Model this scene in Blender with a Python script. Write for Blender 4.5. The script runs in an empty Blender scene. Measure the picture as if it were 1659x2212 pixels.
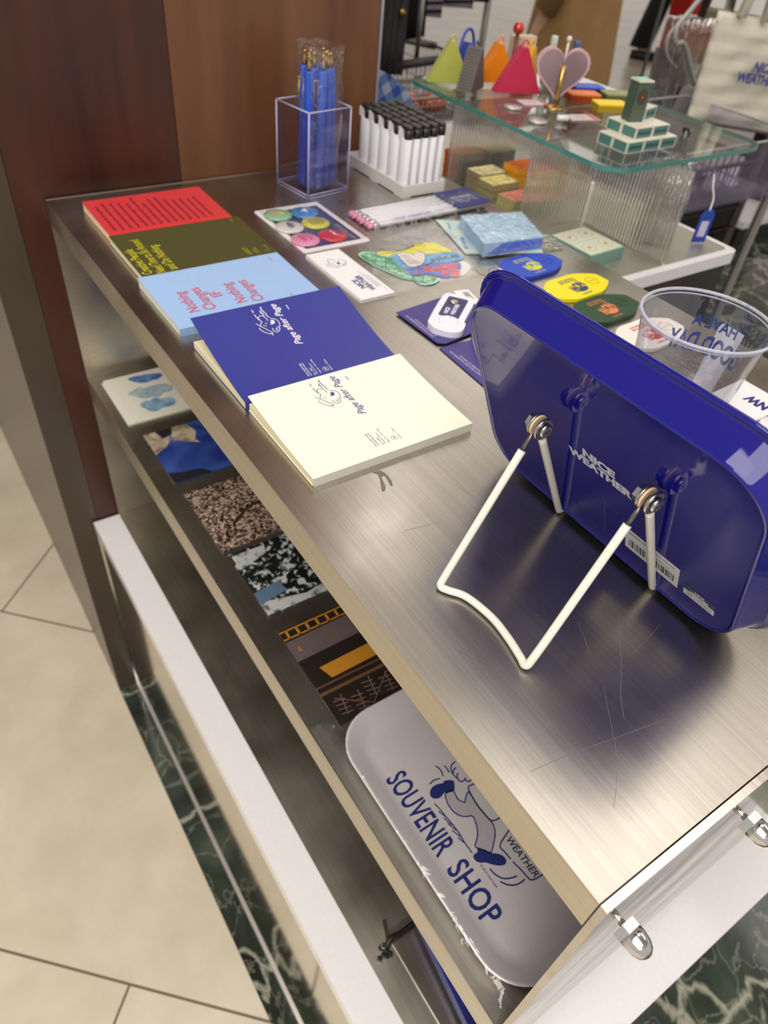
import bpy, bmesh, math, random
from mathutils import Matrix, Vector
PI = math.pi
random.seed(7)
S = bpy.context.scene
C = S.collection
Z0 = 1.0                       # height of the steel table top above the shop floor

# ------------------------------------------------------------------ camera
cam_d = bpy.data.cameras.new('camera'); cam = bpy.data.objects.new('camera', cam_d); C.objects.link(cam); S.camera = cam
Rw = ((0.83048321, -0.55079611, 0.08319420), (-0.32894140, -0.60544001, -0.72473440), (0.44954998, 0.57451374, -0.68398741))
M = Matrix(((Rw[0][0], -Rw[1][0], -Rw[2][0]), (Rw[0][1], -Rw[1][1], -Rw[2][1]), (Rw[0][2], -Rw[1][2], -Rw[2][2])))
cam.matrix_world = Matrix.Translation((-0.172291, -0.021738, 0.35 + Z0)) @ M.to_quaternion().to_matrix().to_4x4()
cam_d.sensor_fit = 'VERTICAL'; cam_d.sensor_height = 36.0; cam_d.sensor_width = 27.0; cam_d.lens = 25.251
cam_d.clip_start = 0.02; cam_d.clip_end = 60
cam_d.dof.use_dof = True; cam_d.dof.focus_distance = 0.44; cam_d.dof.aperture_fstop = 9.5

# ------------------------------------------------------------------ view, world, lights
S.view_settings.view_transform = 'Standard'; S.view_settings.look = 'None'
S.view_settings.gamma = 1.0; S.view_settings.use_curve_mapping = False
S.view_settings.exposure = 0.12
try:
    S.cycles.use_denoising = True
    S.cycles.max_bounces = 10; S.cycles.transparent_max_bounces = 24; S.cycles.transmission_bounces = 8
    S.cycles.caustics_reflective = False; S.cycles.caustics_refractive = False; S.cycles.sample_clamp_indirect = 6
except Exception:
    pass
W = bpy.data.worlds.new('shop_light'); S.world = W; W.use_nodes = True
W.node_tree.nodes['Background'].inputs[0].default_value = (1.0, 0.95, 0.90, 1)
W.node_tree.nodes['Background'].inputs[1].default_value = 0.62

def area(name, loc, sx, sy, power, col=(1, 0.945, 0.885), rot=(0, 0, 0)):
    l = bpy.data.lights.new(name, 'AREA'); l.shape = 'RECTANGLE'; l.size = sx; l.size_y = sy; l.energy = power; l.color = col
    o = bpy.data.objects.new(name, l); o.location = loc; o.rotation_euler = rot; C.objects.link(o); return o
LZ = Z0 + 2.40
area('ceiling_lamp', (1.30, 2.40, LZ), 0.8, 0.8, 11.0)
area('ceiling_lamp.001', (1.35, 0.38, LZ), 1.5, 1.1, 11)
area('added_fill', (-1.1, -0.55, LZ), 2.0, 1.9, 72)  # added strong fill behind the camera, placed outside the steel's reflections
area('added_fill_2', (-2.6, -1.6, LZ), 2.0, 2.4, 78)  # second added fill behind the camera, lights goods without glare on the tray
area('ceiling_lamp.004', (3.4, 3.4, LZ), 2.0, 2.0, 14)
area('ceiling_lamp.005', (3.6, -0.6, LZ), 1.6, 1.6, 24)
area('ceiling_lamp.006', (5.6, 5.6, LZ), 3.4, 3.4, 34)
area('ceiling_lamp.007', (9.0, 9.5, LZ), 3.5, 3.5, 60)

# ------------------------------------------------------------------ materials
def lin(c):
    return tuple((x / 12.92 if x <= 0.04045 else ((x + 0.055) / 1.055) ** 2.4) for x in [v / 255.0 for v in c]) + (1.0,)
MC = {}
def mat(name, rgb, rough=0.5, metal=0.0, spec=0.5, coat=0.0, trans=0.0, ior=1.5, bump=0.0, bscale=200.0, vary=0.0, alpha=1.0, emis=0.0, stretch=None):
    if name in MC: return MC[name]
    m = bpy.data.materials.new(name); m.use_nodes = True; nt = m.node_tree; b = nt.nodes['Principled BSDF']
    col = lin(rgb)
    b.inputs['Base Color'].default_value = col; b.inputs['Roughness'].default_value = rough; b.inputs['Metallic'].default_value = metal
    b.inputs['Specular IOR Level'].default_value = spec; b.inputs['Coat Weight'].default_value = coat; b.inputs['Coat Roughness'].default_value = 0.06
    b.inputs['Transmission Weight'].default_value = trans; b.inputs['IOR'].default_value = ior; b.inputs['Alpha'].default_value = alpha
    if emis: b.inputs['Emission Color'].default_value = col; b.inputs['Emission Strength'].default_value = emis
    tc = nt.nodes.new('ShaderNodeTexCoord'); mp = nt.nodes.new('ShaderNodeMapping')
    nt.links.new(tc.outputs['Object'], mp.inputs['Vector'])
    if stretch: mp.inputs['Scale'].default_value = stretch
    n = nt.nodes.new('ShaderNodeTexNoise'); n.inputs['Scale'].default_value = bscale; n.inputs['Detail'].default_value = 4
    nt.links.new(mp.outputs['Vector'], n.inputs['Vector'])
    v = vary if vary else 0.03
    mx = nt.nodes.new('ShaderNodeMix'); mx.data_type = 'RGBA'; mx.blend_type = 'MULTIPLY'; mx.inputs[0].default_value = 1.0
    mr = nt.nodes.new('ShaderNodeMapRange'); mr.inputs['To Min'].default_value = 1 - v * 2; mr.inputs['To Max'].default_value = 1 + v
    nt.links.new(n.outputs['Fac'], mr.inputs['Value'])
    mx.inputs[6].default_value = col; nt.links.new(mr.outputs['Result'], mx.inputs[7]); nt.links.new(mx.outputs[2], b.inputs['Base Color'])
    if bump:
        bp = nt.nodes.new('ShaderNodeBump'); bp.inputs['Strength'].default_value = bump; bp.inputs['Distance'].default_value = 0.001
        nt.links.new(n.outputs['Fac'], bp.inputs['Height']); nt.links.new(bp.outputs['Normal'], b.inputs['Normal'])
    MC[name] = m; return m

def film(name, rgb=(255, 255, 255), a=0.16, rough=0.08, crinkle=0.6, scale=60, tint=(255, 255, 255)):
    """thin clear plastic sheet: see-through with sharp creased highlights"""
    if name in MC: return MC[name]
    m = bpy.data.materials.new(name); m.use_nodes = True; nt = m.node_tree; nt.nodes.remove(nt.nodes['Principled BSDF'])
    out = nt.nodes['Material Output']; t = nt.nodes.new('ShaderNodeBsdfTransparent'); g = nt.nodes.new('ShaderNodeBsdfGlossy'); mix = nt.nodes.new('ShaderNodeMixShader')
    t.inputs['Color'].default_value = lin(tint)
    g.inputs['Roughness'].default_value = rough; g.inputs['Color'].default_value = lin(rgb)
    lw0 = nt.nodes.new('ShaderNodeLayerWeight'); lw0.inputs['Blend'].default_value = 0.5
    lw = nt.nodes.new('ShaderNodeMath'); lw.operation = 'POWER'; lw.inputs[1].default_value = 3.5; nt.links.new(lw0.outputs['Facing'], lw.inputs[0])
    mr = nt.nodes.new('ShaderNodeMapRange'); mr.inputs['To Min'].default_value = a; mr.inputs['To Max'].default_value = min(1, a * 8)
    nt.links.new(lw.outputs[0], mr.inputs['Value']); nt.links.new(mr.outputs['Result'], mix.inputs[0])
    nt.links.new(t.outputs[0], mix.inputs[1]); nt.links.new(g.outputs[0], mix.inputs[2]); nt.links.new(mix.outputs[0], out.inputs[0])
    if crinkle:
        tc = nt.nodes.new('ShaderNodeTexCoord'); n = nt.nodes.new('ShaderNodeTexNoise'); n.inputs['Scale'].default_value = scale; n.inputs['Detail'].default_value = 3; n.inputs['Distortion'].default_value = 1.2
        bp = nt.nodes.new('ShaderNodeBump'); bp.inputs['Strength'].default_value = crinkle; bp.inputs['Distance'].default_value = 0.004
        nt.links.new(tc.outputs['Object'], n.inputs['Vector']); nt.links.new(n.outputs['Fac'], bp.inputs['Height']); nt.links.new(bp.outputs['Normal'], g.inputs['Normal'])
    MC[name] = m; return m

def steel(name, rgb=(198, 192, 182), rough=0.29, stretch=(620, 7, 60), bump=0.06, scratches=False):
    if name in MC: return MC[name]
    m = bpy.data.materials.new(name); m.use_nodes = True; nt = m.node_tree; b = nt.nodes['Principled BSDF']; L = nt.links.new
    b.inputs['Metallic'].default_value = 1.0
    tc = nt.nodes.new('ShaderNodeTexCoord'); mp = nt.nodes.new('ShaderNodeMapping'); mp.inputs['Scale'].default_value = stretch; mp.inputs['Location'].default_value = (13.37, 7.73, 3.31)
    L(tc.outputs['Object'], mp.inputs['Vector'])
    n = nt.nodes.new('ShaderNodeTexNoise'); n.inputs['Scale'].default_value = 1.0; n.inputs['Detail'].default_value = 1.5; n.inputs['Roughness'].default_value = 0.6
    L(mp.outputs['Vector'], n.inputs['Vector'])
    big = nt.nodes.new('ShaderNodeTexNoise'); big.inputs['Scale'].default_value = 9; big.inputs['Detail'].default_value = 4; L(tc.outputs['Object'], big.inputs['Vector'])
    mr = nt.nodes.new('ShaderNodeMapRange'); mr.inputs['From Min'].default_value = 0.3; mr.inputs['From Max'].default_value = 0.7
    mr.inputs['To Min'].default_value = rough - 0.05; mr.inputs['To Max'].default_value = rough + 0.09; L(big.outputs['Fac'], mr.inputs['Value']); L(mr.outputs['Result'], b.inputs['Roughness'])
    cr = nt.nodes.new('ShaderNodeMapRange'); cr.inputs['From Min'].default_value = 0.3; cr.inputs['From Max'].default_value = 0.7; cr.inputs['To Min'].default_value = 0.90; cr.inputs['To Max'].default_value = 1.06; L(n.outputs['Fac'], cr.inputs['Value'])
    mx = nt.nodes.new('ShaderNodeMix'); mx.data_type = 'RGBA'; mx.blend_type = 'MULTIPLY'; mx.inputs[0].default_value = 1; mx.inputs[6].default_value = lin(rgb); L(cr.outputs['Result'], mx.inputs[7])
    last = mx.outputs[2]
    if scratches:
        # fine random scratches: thin iso-lines of a distorted wave
        for k, (rot, sc, w) in enumerate(((0.5, 5.0, 0.0009), (1.7, 4.0, 0.0012), (2.6, 6.0, 0.0008))):
            mp2 = nt.nodes.new('ShaderNodeMapping'); mp2.inputs['Rotation'].default_value = (0, 0, rot); mp2.inputs['Scale'].default_value = (sc, 1.1, 1); L(tc.outputs['Object'], mp2.inputs['Vector'])
            ns = nt.nodes.new('ShaderNodeTexNoise'); ns.inputs['Scale'].default_value = 3.1 + k; ns.inputs['Detail'].default_value = 0; L(mp2.outputs['Vector'], ns.inputs['Vector'])
            sub = nt.nodes.new('ShaderNodeMath'); sub.operation = 'COMPARE'; sub.inputs[1].default_value = 0.5; sub.inputs[2].default_value = w * 1.6; L(ns.outputs['Fac'], sub.inputs[0])
            n2 = nt.nodes.new('ShaderNodeTexNoise'); n2.inputs['Scale'].default_value = 11 + k * 3; L(tc.outputs['Object'], n2.inputs['Vector'])
            gt = nt.nodes.new('ShaderNodeMath'); gt.operation = 'GREATER_THAN'; gt.inputs[1].default_value = 0.53; L(n2.outputs['Fac'], gt.inputs[0])
            ml = nt.nodes.new('ShaderNodeMath'); ml.operation = 'MULTIPLY'; L(sub.outputs[0], ml.inputs[0]); L(gt.outputs[0], ml.inputs[1])
            m3 = nt.nodes.new('ShaderNodeMath'); m3.operation = 'MULTIPLY'; m3.inputs[1].default_value = 0.62; L(ml.outputs[0], m3.inputs[0])
            mk = nt.nodes.new('ShaderNodeMix'); mk.data_type = 'RGBA'; mk.inputs[7].default_value = lin((96, 92, 88)); L(last, mk.inputs[6]); L(m3.outputs[0], mk.inputs[0]); last = mk.outputs[2]
    L(last, b.inputs['Base Color'])
    bp = nt.nodes.new('ShaderNodeBump'); bp.inputs['Strength'].default_value = bump; bp.inputs['Distance'].default_value = 0.0004
    L(n.outputs['Fac'], bp.inputs['Height']); L(bp.outputs['Normal'], b.inputs['Normal'])
    MC[name] = m; return m

def wood(name, c1, c2, rough=0.3):
    if name in MC: return MC[name]
    m = bpy.data.materials.new(name); m.use_nodes = True; nt = m.node_tree; b = nt.nodes['Principled BSDF']; L = nt.links.new
    tc = nt.nodes.new('ShaderNodeTexCoord'); mp = nt.nodes.new('ShaderNodeMapping'); mp.inputs['Scale'].default_value = (14, 14, 1.1); L(tc.outputs['Object'], mp.inputs['Vector'])
    n = nt.nodes.new('ShaderNodeTexNoise'); n.inputs['Scale'].default_value = 1.6; n.inputs['Detail'].default_value = 6; n.inputs['Distortion'].default_value = 0.6; L(mp.outputs['Vector'], n.inputs['Vector'])
    r = nt.nodes.new('ShaderNodeValToRGB'); r.color_ramp.elements[0].color = lin(c1); r.color_ramp.elements[1].color = lin(c2); r.color_ramp.elements[0].position = 0.3; r.color_ramp.elements[1].position = 0.75
    L(n.outputs['Fac'], r.inputs['Fac']); L(r.outputs['Color'], b.inputs['Base Color']); b.inputs['Roughness'].default_value = rough
    MC[name] = m; return m

def pattern(name, stops, scale=20, detail=6, rough=0.35, dist=0.0, voro=False, stretch=(1, 1, 1), coat=0.0):
    """colour-ramped noise in object coordinates"""
    if name in MC: return MC[name]
    m = bpy.data.materials.new(name); m.use_nodes = True; nt = m.node_tree; b = nt.nodes['Principled BSDF']; L = nt.links.new
    tc = nt.nodes.new('ShaderNodeTexCoord'); mp = nt.nodes.new('ShaderNodeMapping'); mp.inputs['Scale'].default_value = stretch; L(tc.outputs['Object'], mp.inputs['Vector'])
    if voro:
        n = nt.nodes.new('ShaderNodeTexVoronoi'); n.feature = 'DISTANCE_TO_EDGE'; n.inputs['Scale'].default_value = scale; fac = n.outputs['Distance']
    else:
        n = nt.nodes.new('ShaderNodeTexNoise'); n.inputs['Scale'].default_value = scale; n.inputs['Detail'].default_value = detail; n.inputs['Distortion'].default_value = dist; fac = n.outputs['Fac']
    L(mp.outputs['Vector'], n.inputs['Vector'])
    r = nt.nodes.new('ShaderNodeValToRGB'); el = r.color_ramp.elements
    el[0].position = stops[0][0]; el[0].color = lin(stops[0][1]); el[1].position = stops[-1][0]; el[1].color = lin(stops[-1][1])
    for p, c in stops[1:-1]:
        e = el.new(p); e.color = lin(c)
    L(fac, r.inputs['Fac']); L(r.outputs['Color'], b.inputs['Base Color']); b.inputs['Roughness'].default_value = rough; b.inputs['Coat Weight'].default_value = coat
    MC[name] = m; return m

def marble(name):
    m = bpy.data.materials.new(name); m.use_nodes = True; nt = m.node_tree; b = nt.nodes['Principled BSDF']; L = nt.links.new
    tc = nt.nodes.new('ShaderNodeTexCoord')
    base = nt.nodes.new('ShaderNodeTexNoise'); base.inputs['Scale'].default_value = 5; base.inputs['Detail'].default_value = 8; base.inputs['Distortion'].default_value = 1.5; L(tc.outputs['Object'], base.inputs['Vector'])
    r = nt.nodes.new('ShaderNodeValToRGB'); e = r.color_ramp.elements
    e[0].position = 0.35; e[0].color = lin((26, 32, 28)); e[1].position = 0.8; e[1].color = lin((96, 104, 88)); x = e.new(0.55); x.color = lin((52, 62, 52))
    L(base.outputs['Fac'], r.inputs['Fac'])
    mp = nt.nodes.new('ShaderNodeMixRGB'); mp.blend_type = 'ADD'; mp.inputs[0].default_value = 0.22; L(tc.outputs['Object'], mp.inputs[1]); L(base.outputs['Color'], mp.inputs[2])
    v = nt.nodes.new('ShaderNodeTexVoronoi'); v.feature = 'DISTANCE_TO_EDGE'; v.inputs['Scale'].default_value = 3.6; L(mp.outputs[0], v.inputs['Vector'])
    v2 = nt.nodes.new('ShaderNodeTexVoronoi'); v2.feature = 'DISTANCE_TO_EDGE'; v2.inputs['Scale'].default_value = 11; L(mp.outputs[0], v2.inputs['Vector'])
    prev = r.outputs['Color']
    for vv, w, s in ((v, 0.035, 0.9), (v2, 0.03, 0.35)):
        mr = nt.nodes.new('ShaderNodeMapRange'); mr.inputs['From Min'].default_value = w; mr.inputs['From Max'].default_value = 0.0; mr.inputs['To Max'].default_value = s * .6; L(vv.outputs['Distance'], mr.inputs['Value'])
        mk = nt.nodes.new('ShaderNodeMix'); mk.data_type = 'RGBA'; mk.inputs[7].default_value = lin((205, 205, 185)); L(prev, mk.inputs[6]); L(mr.outputs['Result'], mk.inputs[0]); prev = mk.outputs[2]
    L(prev, b.inputs['Base Color']); b.inputs['Roughness'].default_value = 0.12
    return m

def tiles(name):
    m = bpy.data.materials.new(name); m.use_nodes = True; nt = m.node_tree; b = nt.nodes['Principled BSDF']; L = nt.links.new
    tc = nt.nodes.new('ShaderNodeTexCoord'); sx = nt.nodes.new('ShaderNodeSeparateXYZ'); L(tc.outputs['Object'], sx.inputs[0])
    def mth(op, a, c=None, d=None):
        n = nt.nodes.new('ShaderNodeMath'); n.operation = op
        for i, q in enumerate((a, c, d)):
            if q is None: continue
            if isinstance(q, (int, float)): n.inputs[i].default_value = q
            else: L(q, n.inputs[i])
        return n.outputs[0]
    u = mth('MULTIPLY', mth('ADD', sx.outputs[0], sx.outputs[1]), 0.70711)
    v = mth('MULTIPLY', mth('SUBTRACT', sx.outputs[1], sx.outputs[0]), 0.70711)
    uu = mth('DIVIDE', mth('SUBTRACT', u, 0.112), 0.61); row = mth('ADD', mth('FLOOR', uu), 1.0)
    fu = mth('FRACT', uu); du = mth('MULTIPLY', mth('MINIMUM', fu, mth('SUBTRACT', 1.0, fu)), 0.61)
    vv = mth('DIVIDE', mth('SUBTRACT', mth('SUBTRACT', v, 0.453), mth('MULTIPLY', row, 0.91)), 1.22)
    fv = mth('FRACT', vv); dv = mth('MULTIPLY', mth('MINIMUM', fv, mth('SUBTRACT', 1.0, fv)), 1.22)
    joint = mth('LESS_THAN', mth('MINIMUM', du, dv), 0.0021)
    n = nt.nodes.new('ShaderNodeTexNoise'); n.inputs['Scale'].default_value = 4; n.inputs['Detail'].default_value = 7; n.inputs['Roughness'].default_value = 0.6; L(tc.outputs['Object'], n.inputs['Vector'])
    r = nt.nodes.new('ShaderNodeValToRGB'); r.color_ramp.elements[0].position = 0.3; r.color_ramp.elements[1].position = 0.7
    r.color_ramp.elements[0].color = lin((194, 184, 162)); r.color_ramp.elements[1].color = lin((224, 214, 194)); L(n.outputs['Fac'], r.inputs['Fac'])
    mk = nt.nodes.new('ShaderNodeMix'); mk.data_type = 'RGBA'; mk.inputs[7].default_value = lin((110, 98, 78)); L(r.outputs['Color'], mk.inputs[6]); L(joint, mk.inputs[0]); L(mk.outputs[2], b.inputs['Base Color'])
    b.inputs['Roughness'].default_value = 0.45
    return m

def chrome(): return mat('polished_chrome', (225, 222, 216), 0.05, 1.0)
def paper(): return mat('white_paper', (236, 234, 236), 0.55)
def ink(rgb, n=None): return mat(n or 'ink_%d_%d_%d' % rgb, rgb, 0.45)

# ------------------------------------------------------------------ mesh helpers
def NB(): return bmesh.new()
def xf(bm, vs, M):
    if M is not None:
        for v in vs: v.co = M @ v.co
    return vs
def box(bm, x0, x1, y0, y1, z0, z1, M=None):
    vs = [bm.verts.new(p) for p in ((x0, y0, z0), (x1, y0, z0), (x1, y1, z0), (x0, y1, z0), (x0, y0, z1), (x1, y0, z1), (x1, y1, z1), (x0, y1, z1))]
    for f in ((0, 3, 2, 1), (4, 5, 6, 7), (0, 1, 5, 4), (1, 2, 6, 5), (2, 3, 7, 6), (3, 0, 4, 7)): bm.faces.new([vs[i] for i in f])
    xf(bm, vs, M); return vs
def prism(bm, pts, z0, z1, M=None):
    a = 0
    for i in range(len(pts)):
        p, q = pts[i], pts[(i + 1) % len(pts)]; a += p[0] * q[1] - q[0] * p[1]
    if a < 0: pts = pts[::-1]
    lo = [bm.verts.new((p[0], p[1], z0)) for p in pts]; hi = [bm.verts.new((p[0], p[1], z1)) for p in pts]
    n = len(pts); bm.faces.new(lo[::-1]); bm.faces.new(hi)
    for i in range(n): bm.faces.new((lo[i], lo[(i + 1) % n], hi[(i + 1) % n], hi[i]))
    xf(bm, lo + hi, M)
def rr(x0, x1, y0, y1, r, n=6):
    pts = []
    for cx, cy, a0 in ((x1 - r, y1 - r, 0), (x0 + r, y1 - r, 90), (x0 + r, y0 + r, 180), (x1 - r, y0 + r, 270)):
        for k in range(n + 1):
            a = math.radians(a0 + 90.0 * k / n); pts.append((cx + r * math.cos(a), cy + r * math.sin(a)))
    return pts
def circ(cx, cy, r, n=24, ry=None): return [(cx + r * math.cos(2 * PI * k / n), cy + (ry or r) * math.sin(2 * PI * k / n)) for k in range(n)]
def loft(bm, loops, cap0=True, cap1=True, M=None, smooth=False):
    L = [[bm.verts.new(p) for p in lp] for lp in loops]; n = len(L[0]); fs = []
    for a, b in zip(L[:-1], L[1:]):
        for i in range(n): fs.append(bm.faces.new((a[i], a[(i + 1) % n], b[(i + 1) % n], b[i])))
    if cap0: bm.faces.new(L[0][::-1])
    if cap1: bm.faces.new(L[-1])
    if smooth:
        for f in fs: f.smooth = True
    for lp in L: xf(bm, lp, M)
    return L
def lathe(bm, prof, n=32, M=None, caps=True):
    loft(bm, [[(r * math.cos(2 * PI * k / n), r * math.sin(2 * PI * k / n), z) for k in range(n)] for r, z in prof], caps, caps, M, True)
def smooth_path(pts, k=4):
    if len(pts) < 3: return pts
    out = []; P = [Vector(p) for p in pts]
    for i in range(len(P) - 1):
        p0, p1, p2, p3 = P[max(i - 1, 0)], P[i], P[i + 1], P[min(i + 2, len(P) - 1)]
        for j in range(k):
            t = j / k
            out.append(0.5 * ((2 * p1) + (-p0 + p2) * t + (2 * p0 - 5 * p1 + 4 * p2 - p3) * t * t + (-p0 + 3 * p1 - 3 * p2 + p3) * t ** 3))
    out.append(P[-1]); return out
def closed_smooth(pts, k=3):
    P = [Vector(p) for p in pts]; n = len(P); out = []
    for i in range(n):
        p0, p1, p2, p3 = P[i - 1], P[i], P[(i + 1) % n], P[(i + 2) % n]
        for j in range(k):
            t = j / k
            out.append(0.5 * ((2 * p1) + (-p0 + p2) * t + (2 * p0 - 5 * p1 + 4 * p2 - p3) * t * t + (-p0 + 3 * p1 - 3 * p2 + p3) * t ** 3))
    return [tuple(o) for o in out]
def tube(bm, pts, r, n=10, M=None, cap=True, r1=None):
    P = [Vector(p) for p in pts]; loops = []; up = None
    for i, p in enumerate(P):
        d = (P[min(i + 1, len(P) - 1)] - P[max(i - 1, 0)]).normalized()
        if up is None:
            up = Vector((0, 0, 1)) if abs(d.z) < 0.9 else Vector((1, 0, 0))
        s = d.cross(up).normalized(); up = s.cross(d).normalized()
        rr_ = r if r1 is None else r + (r1 - r) * i / (len(P) - 1)
        loops.append([tuple(p + rr_ * (s * math.cos(2 * PI * k / n) + up * math.sin(2 * PI * k / n))) for k in range(n)])
    loft(bm, loops, cap, cap, M, True)
def ribbon(bm, pts, w, z=0.0, h=0.0001, M=None, k=4):
    """flat stroke along a 2D path"""
    P = smooth_path([(p[0], p[1], 0) for p in pts], k); n = len(P); P = [Vector(p) for p in P]; L = []; R = []
    for i, p in enumerate(P):
        d = (P[min(i + 1, n - 1)] - P[max(i - 1, 0)]); d = d.normalized() if d.length > 1e-9 else Vector((1, 0, 0)); s = Vector((-d.y, d.x, 0)) * w / 2
        L.append(bm.verts.new((p.x + s.x, p.y + s.y, z + h))); R.append(bm.verts.new((p.x - s.x, p.y - s.y, z + h)))
    for i in range(n - 1): bm.faces.new((R[i], R[i + 1], L[i + 1], L[i]))
    xf(bm, L + R, M)
def flat(bm, pts, z, h=0.00012, M=None): prism(bm, pts, z, z + h, M)
TX = {}
CAPH = 0.72
def text(bm, s, x, y, size, z=0.0, w=None, bold=0.0, shear=0.0, M=None, align='L', spacing=1.0, h=0.00008):
    """lettering lying in the local XY plane, baseline-left at (x, y); size = capital height; w = forced width"""
    key = (s, bold, shear, spacing)
    if key not in TX:
        cu = bpy.data.curves.new('t', 'FONT'); cu.body = s; cu.size = 1.0; cu.offset = bold; cu.shear = shear; cu.space_character = spacing; cu.resolution_u = 3
        o = bpy.data.objects.new('t', cu); C.objects.link(o); bpy.context.view_layer.update()
        me = o.evaluated_get(bpy.context.evaluated_depsgraph_get()).to_mesh()
        TX[key] = ([tuple(v.co) for v in me.vertices], [tuple(p.vertices) for p in me.polygons])
        o.evaluated_get(bpy.context.evaluated_depsgraph_get()).to_mesh_clear(); bpy.data.objects.remove(o); bpy.data.curves.remove(cu)
    vs, fs = TX[key]
    if not vs: return
    x0 = min(v[0] for v in vs); x1 = max(v[0] for v in vs); sc = size / CAPH; sx = sc if w is None else w / (x1 - x0)
    dx = {'L': 0, 'C': -(x1 - x0) * sx / 2, 'R': -(x1 - x0) * sx}[align]
    nv = [bm.verts.new((x + dx + (v[0] - x0) * sx, y + v[1] * sc, z + h)) for v in vs]
    for f in fs:
        try: bm.faces.new([nv[i] for i in f])
        except ValueError: pass
    xf(bm, nv, M)
def barcode(bm, x0, x1, y0, y1, z, M=None, seed=3):
    rnd = random.Random(seed); x = x0
    while x < x1 - 0.0006:
        w = rnd.choice((0.0004, 0.0004, 0.0008, 0.0011)); w = min(w, x1 - x)
        vs = [bm.verts.new(p) for p in ((x, y0, z), (x + w, y0, z), (x + w, y1, z), (x, y1, z))]; bm.faces.new(vs); xf(bm, vs, M)
        x += w + rnd.choice((0.0004, 0.0006, 0.0009))

_b = NB(); text(_b, 'H', 0, 0, 0.72); CAPH = max(v[1] for v in TX[('H', 0.0, 0.0, 1.0)][0]); _b.free()   # capital height of the built-in face
# ------------------------------------------------------------------ object helpers
def obj(name, bm, m, parent=None, bevel=0.0, loc=None, seg=2, smooth=False):
    me = bpy.data.meshes.new(name)
    if smooth:
        for f in bm.faces: f.smooth = True
    if bevel:
        es = [e for e in bm.edges if len(e.link_faces) == 2 and e.calc_face_angle(0) > 0.6]
        bmesh.ops.bevel(bm, geom=es, offset=bevel, segments=seg, affect='EDGES', profile=0.5, clamp_overlap=True)
    bm.to_mesh(me); bm.free(); me.materials.append(m)
    o = bpy.data.objects.new(name, me); C.objects.link(o)
    if parent is not None: o.parent = parent
    elif loc is None: o.location = (0, 0, Z0)
    if loc is not None: o.location = loc
    return o
def tag(o, label, cat, group=None, kind=None):
    o['label'] = label; o['category'] = cat
    if group: o['group'] = group
    if kind: o['kind'] = kind
    return o
def thing(name, label, cat, loc=(0, 0, 0), rz=0.0, group=None, rot=None, mtx=None):
    o = bpy.data.objects.new(name, None); o.empty_display_size = 0.02; C.objects.link(o)
    if mtx is not None: o.matrix_world = Matrix.Translation((0, 0, Z0)) @ mtx
    else: o.location = (loc[0], loc[1], loc[2] + Z0); o.rotation_euler = rot if rot else (0, 0, rz)
    return tag(o, label, cat, group)
def struct(name, bm, m, parent=None, bevel=0.0):
    o = obj(name, bm, m, parent, bevel)
    if parent is None: o['kind'] = 'structure'
    return o
def copy_tree(o, parent=None):
    c = o.copy(); C.objects.link(c); c.parent = parent
    for ch in list(o.children): copy_tree(ch, c)
    return c
def one(name, label, cat, bm, m, loc=(0, 0, 0), rz=0.0, group=None, bevel=0.0, smooth=False):
    o = obj(name, bm, m, None, bevel, smooth=smooth); o.location = (loc[0], loc[1], loc[2] + Z0); o.rotation_euler = (0, 0, rz)
    return tag(o, label, cat, group)
H90 = PI / 2

# ================================================================== THE SETTING
bm = NB(); box(bm, -4, -0.078, -3, 12, -1.05, -1.0); f0 = struct('floor', bm, tiles('cream_stone_tiles'))
bm = NB(); box(bm, -0.078, 4.2, -3, 2.35, -1.05, -1.0); struct('floor', bm, marble('green_veined_marble'))
bm = NB(); box(bm, -0.078, 4.2, 2.35, 12, -1.05, -1.0); box(bm, 4.2, 12, -3, 12, -1.05, -1.0)
struct('floor', bm, pattern('grey_beige_shop_floor', [(0.3, (150, 140, 128)), (0.7, (176, 166, 152))], 3, 5, 0.25))
bm = NB(); box(bm, -4, 12, -3, 12, 2.42, 2.47); struct('ceiling', bm, mat('ceiling_paint', (226, 218, 208), 0.9))
# wood-clad column behind the table: two veneer panels, corner strip toned for a reflection, and its side face
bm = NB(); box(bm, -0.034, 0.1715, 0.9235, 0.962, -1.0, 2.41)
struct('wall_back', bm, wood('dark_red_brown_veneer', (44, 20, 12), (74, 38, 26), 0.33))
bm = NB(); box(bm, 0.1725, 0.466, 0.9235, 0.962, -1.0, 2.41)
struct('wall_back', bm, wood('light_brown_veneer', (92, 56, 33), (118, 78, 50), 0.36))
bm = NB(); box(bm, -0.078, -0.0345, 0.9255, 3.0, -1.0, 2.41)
struct('wall_left', bm, mat('corner_reflection_tone', (74, 62, 52), 0.28, vary=0.1, bscale=8))  # strip colour paints in what the glossy wood reflects
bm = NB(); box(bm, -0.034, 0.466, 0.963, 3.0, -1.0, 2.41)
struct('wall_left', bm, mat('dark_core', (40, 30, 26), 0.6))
bm = NB(); box(bm, 0.466, 0.4695, 0.921, 0.965, -1.0, 2.41)
struct('trim_1', bm, mat('brushed_edge_strip', (190, 192, 205), 0.3, 0.8))

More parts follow.
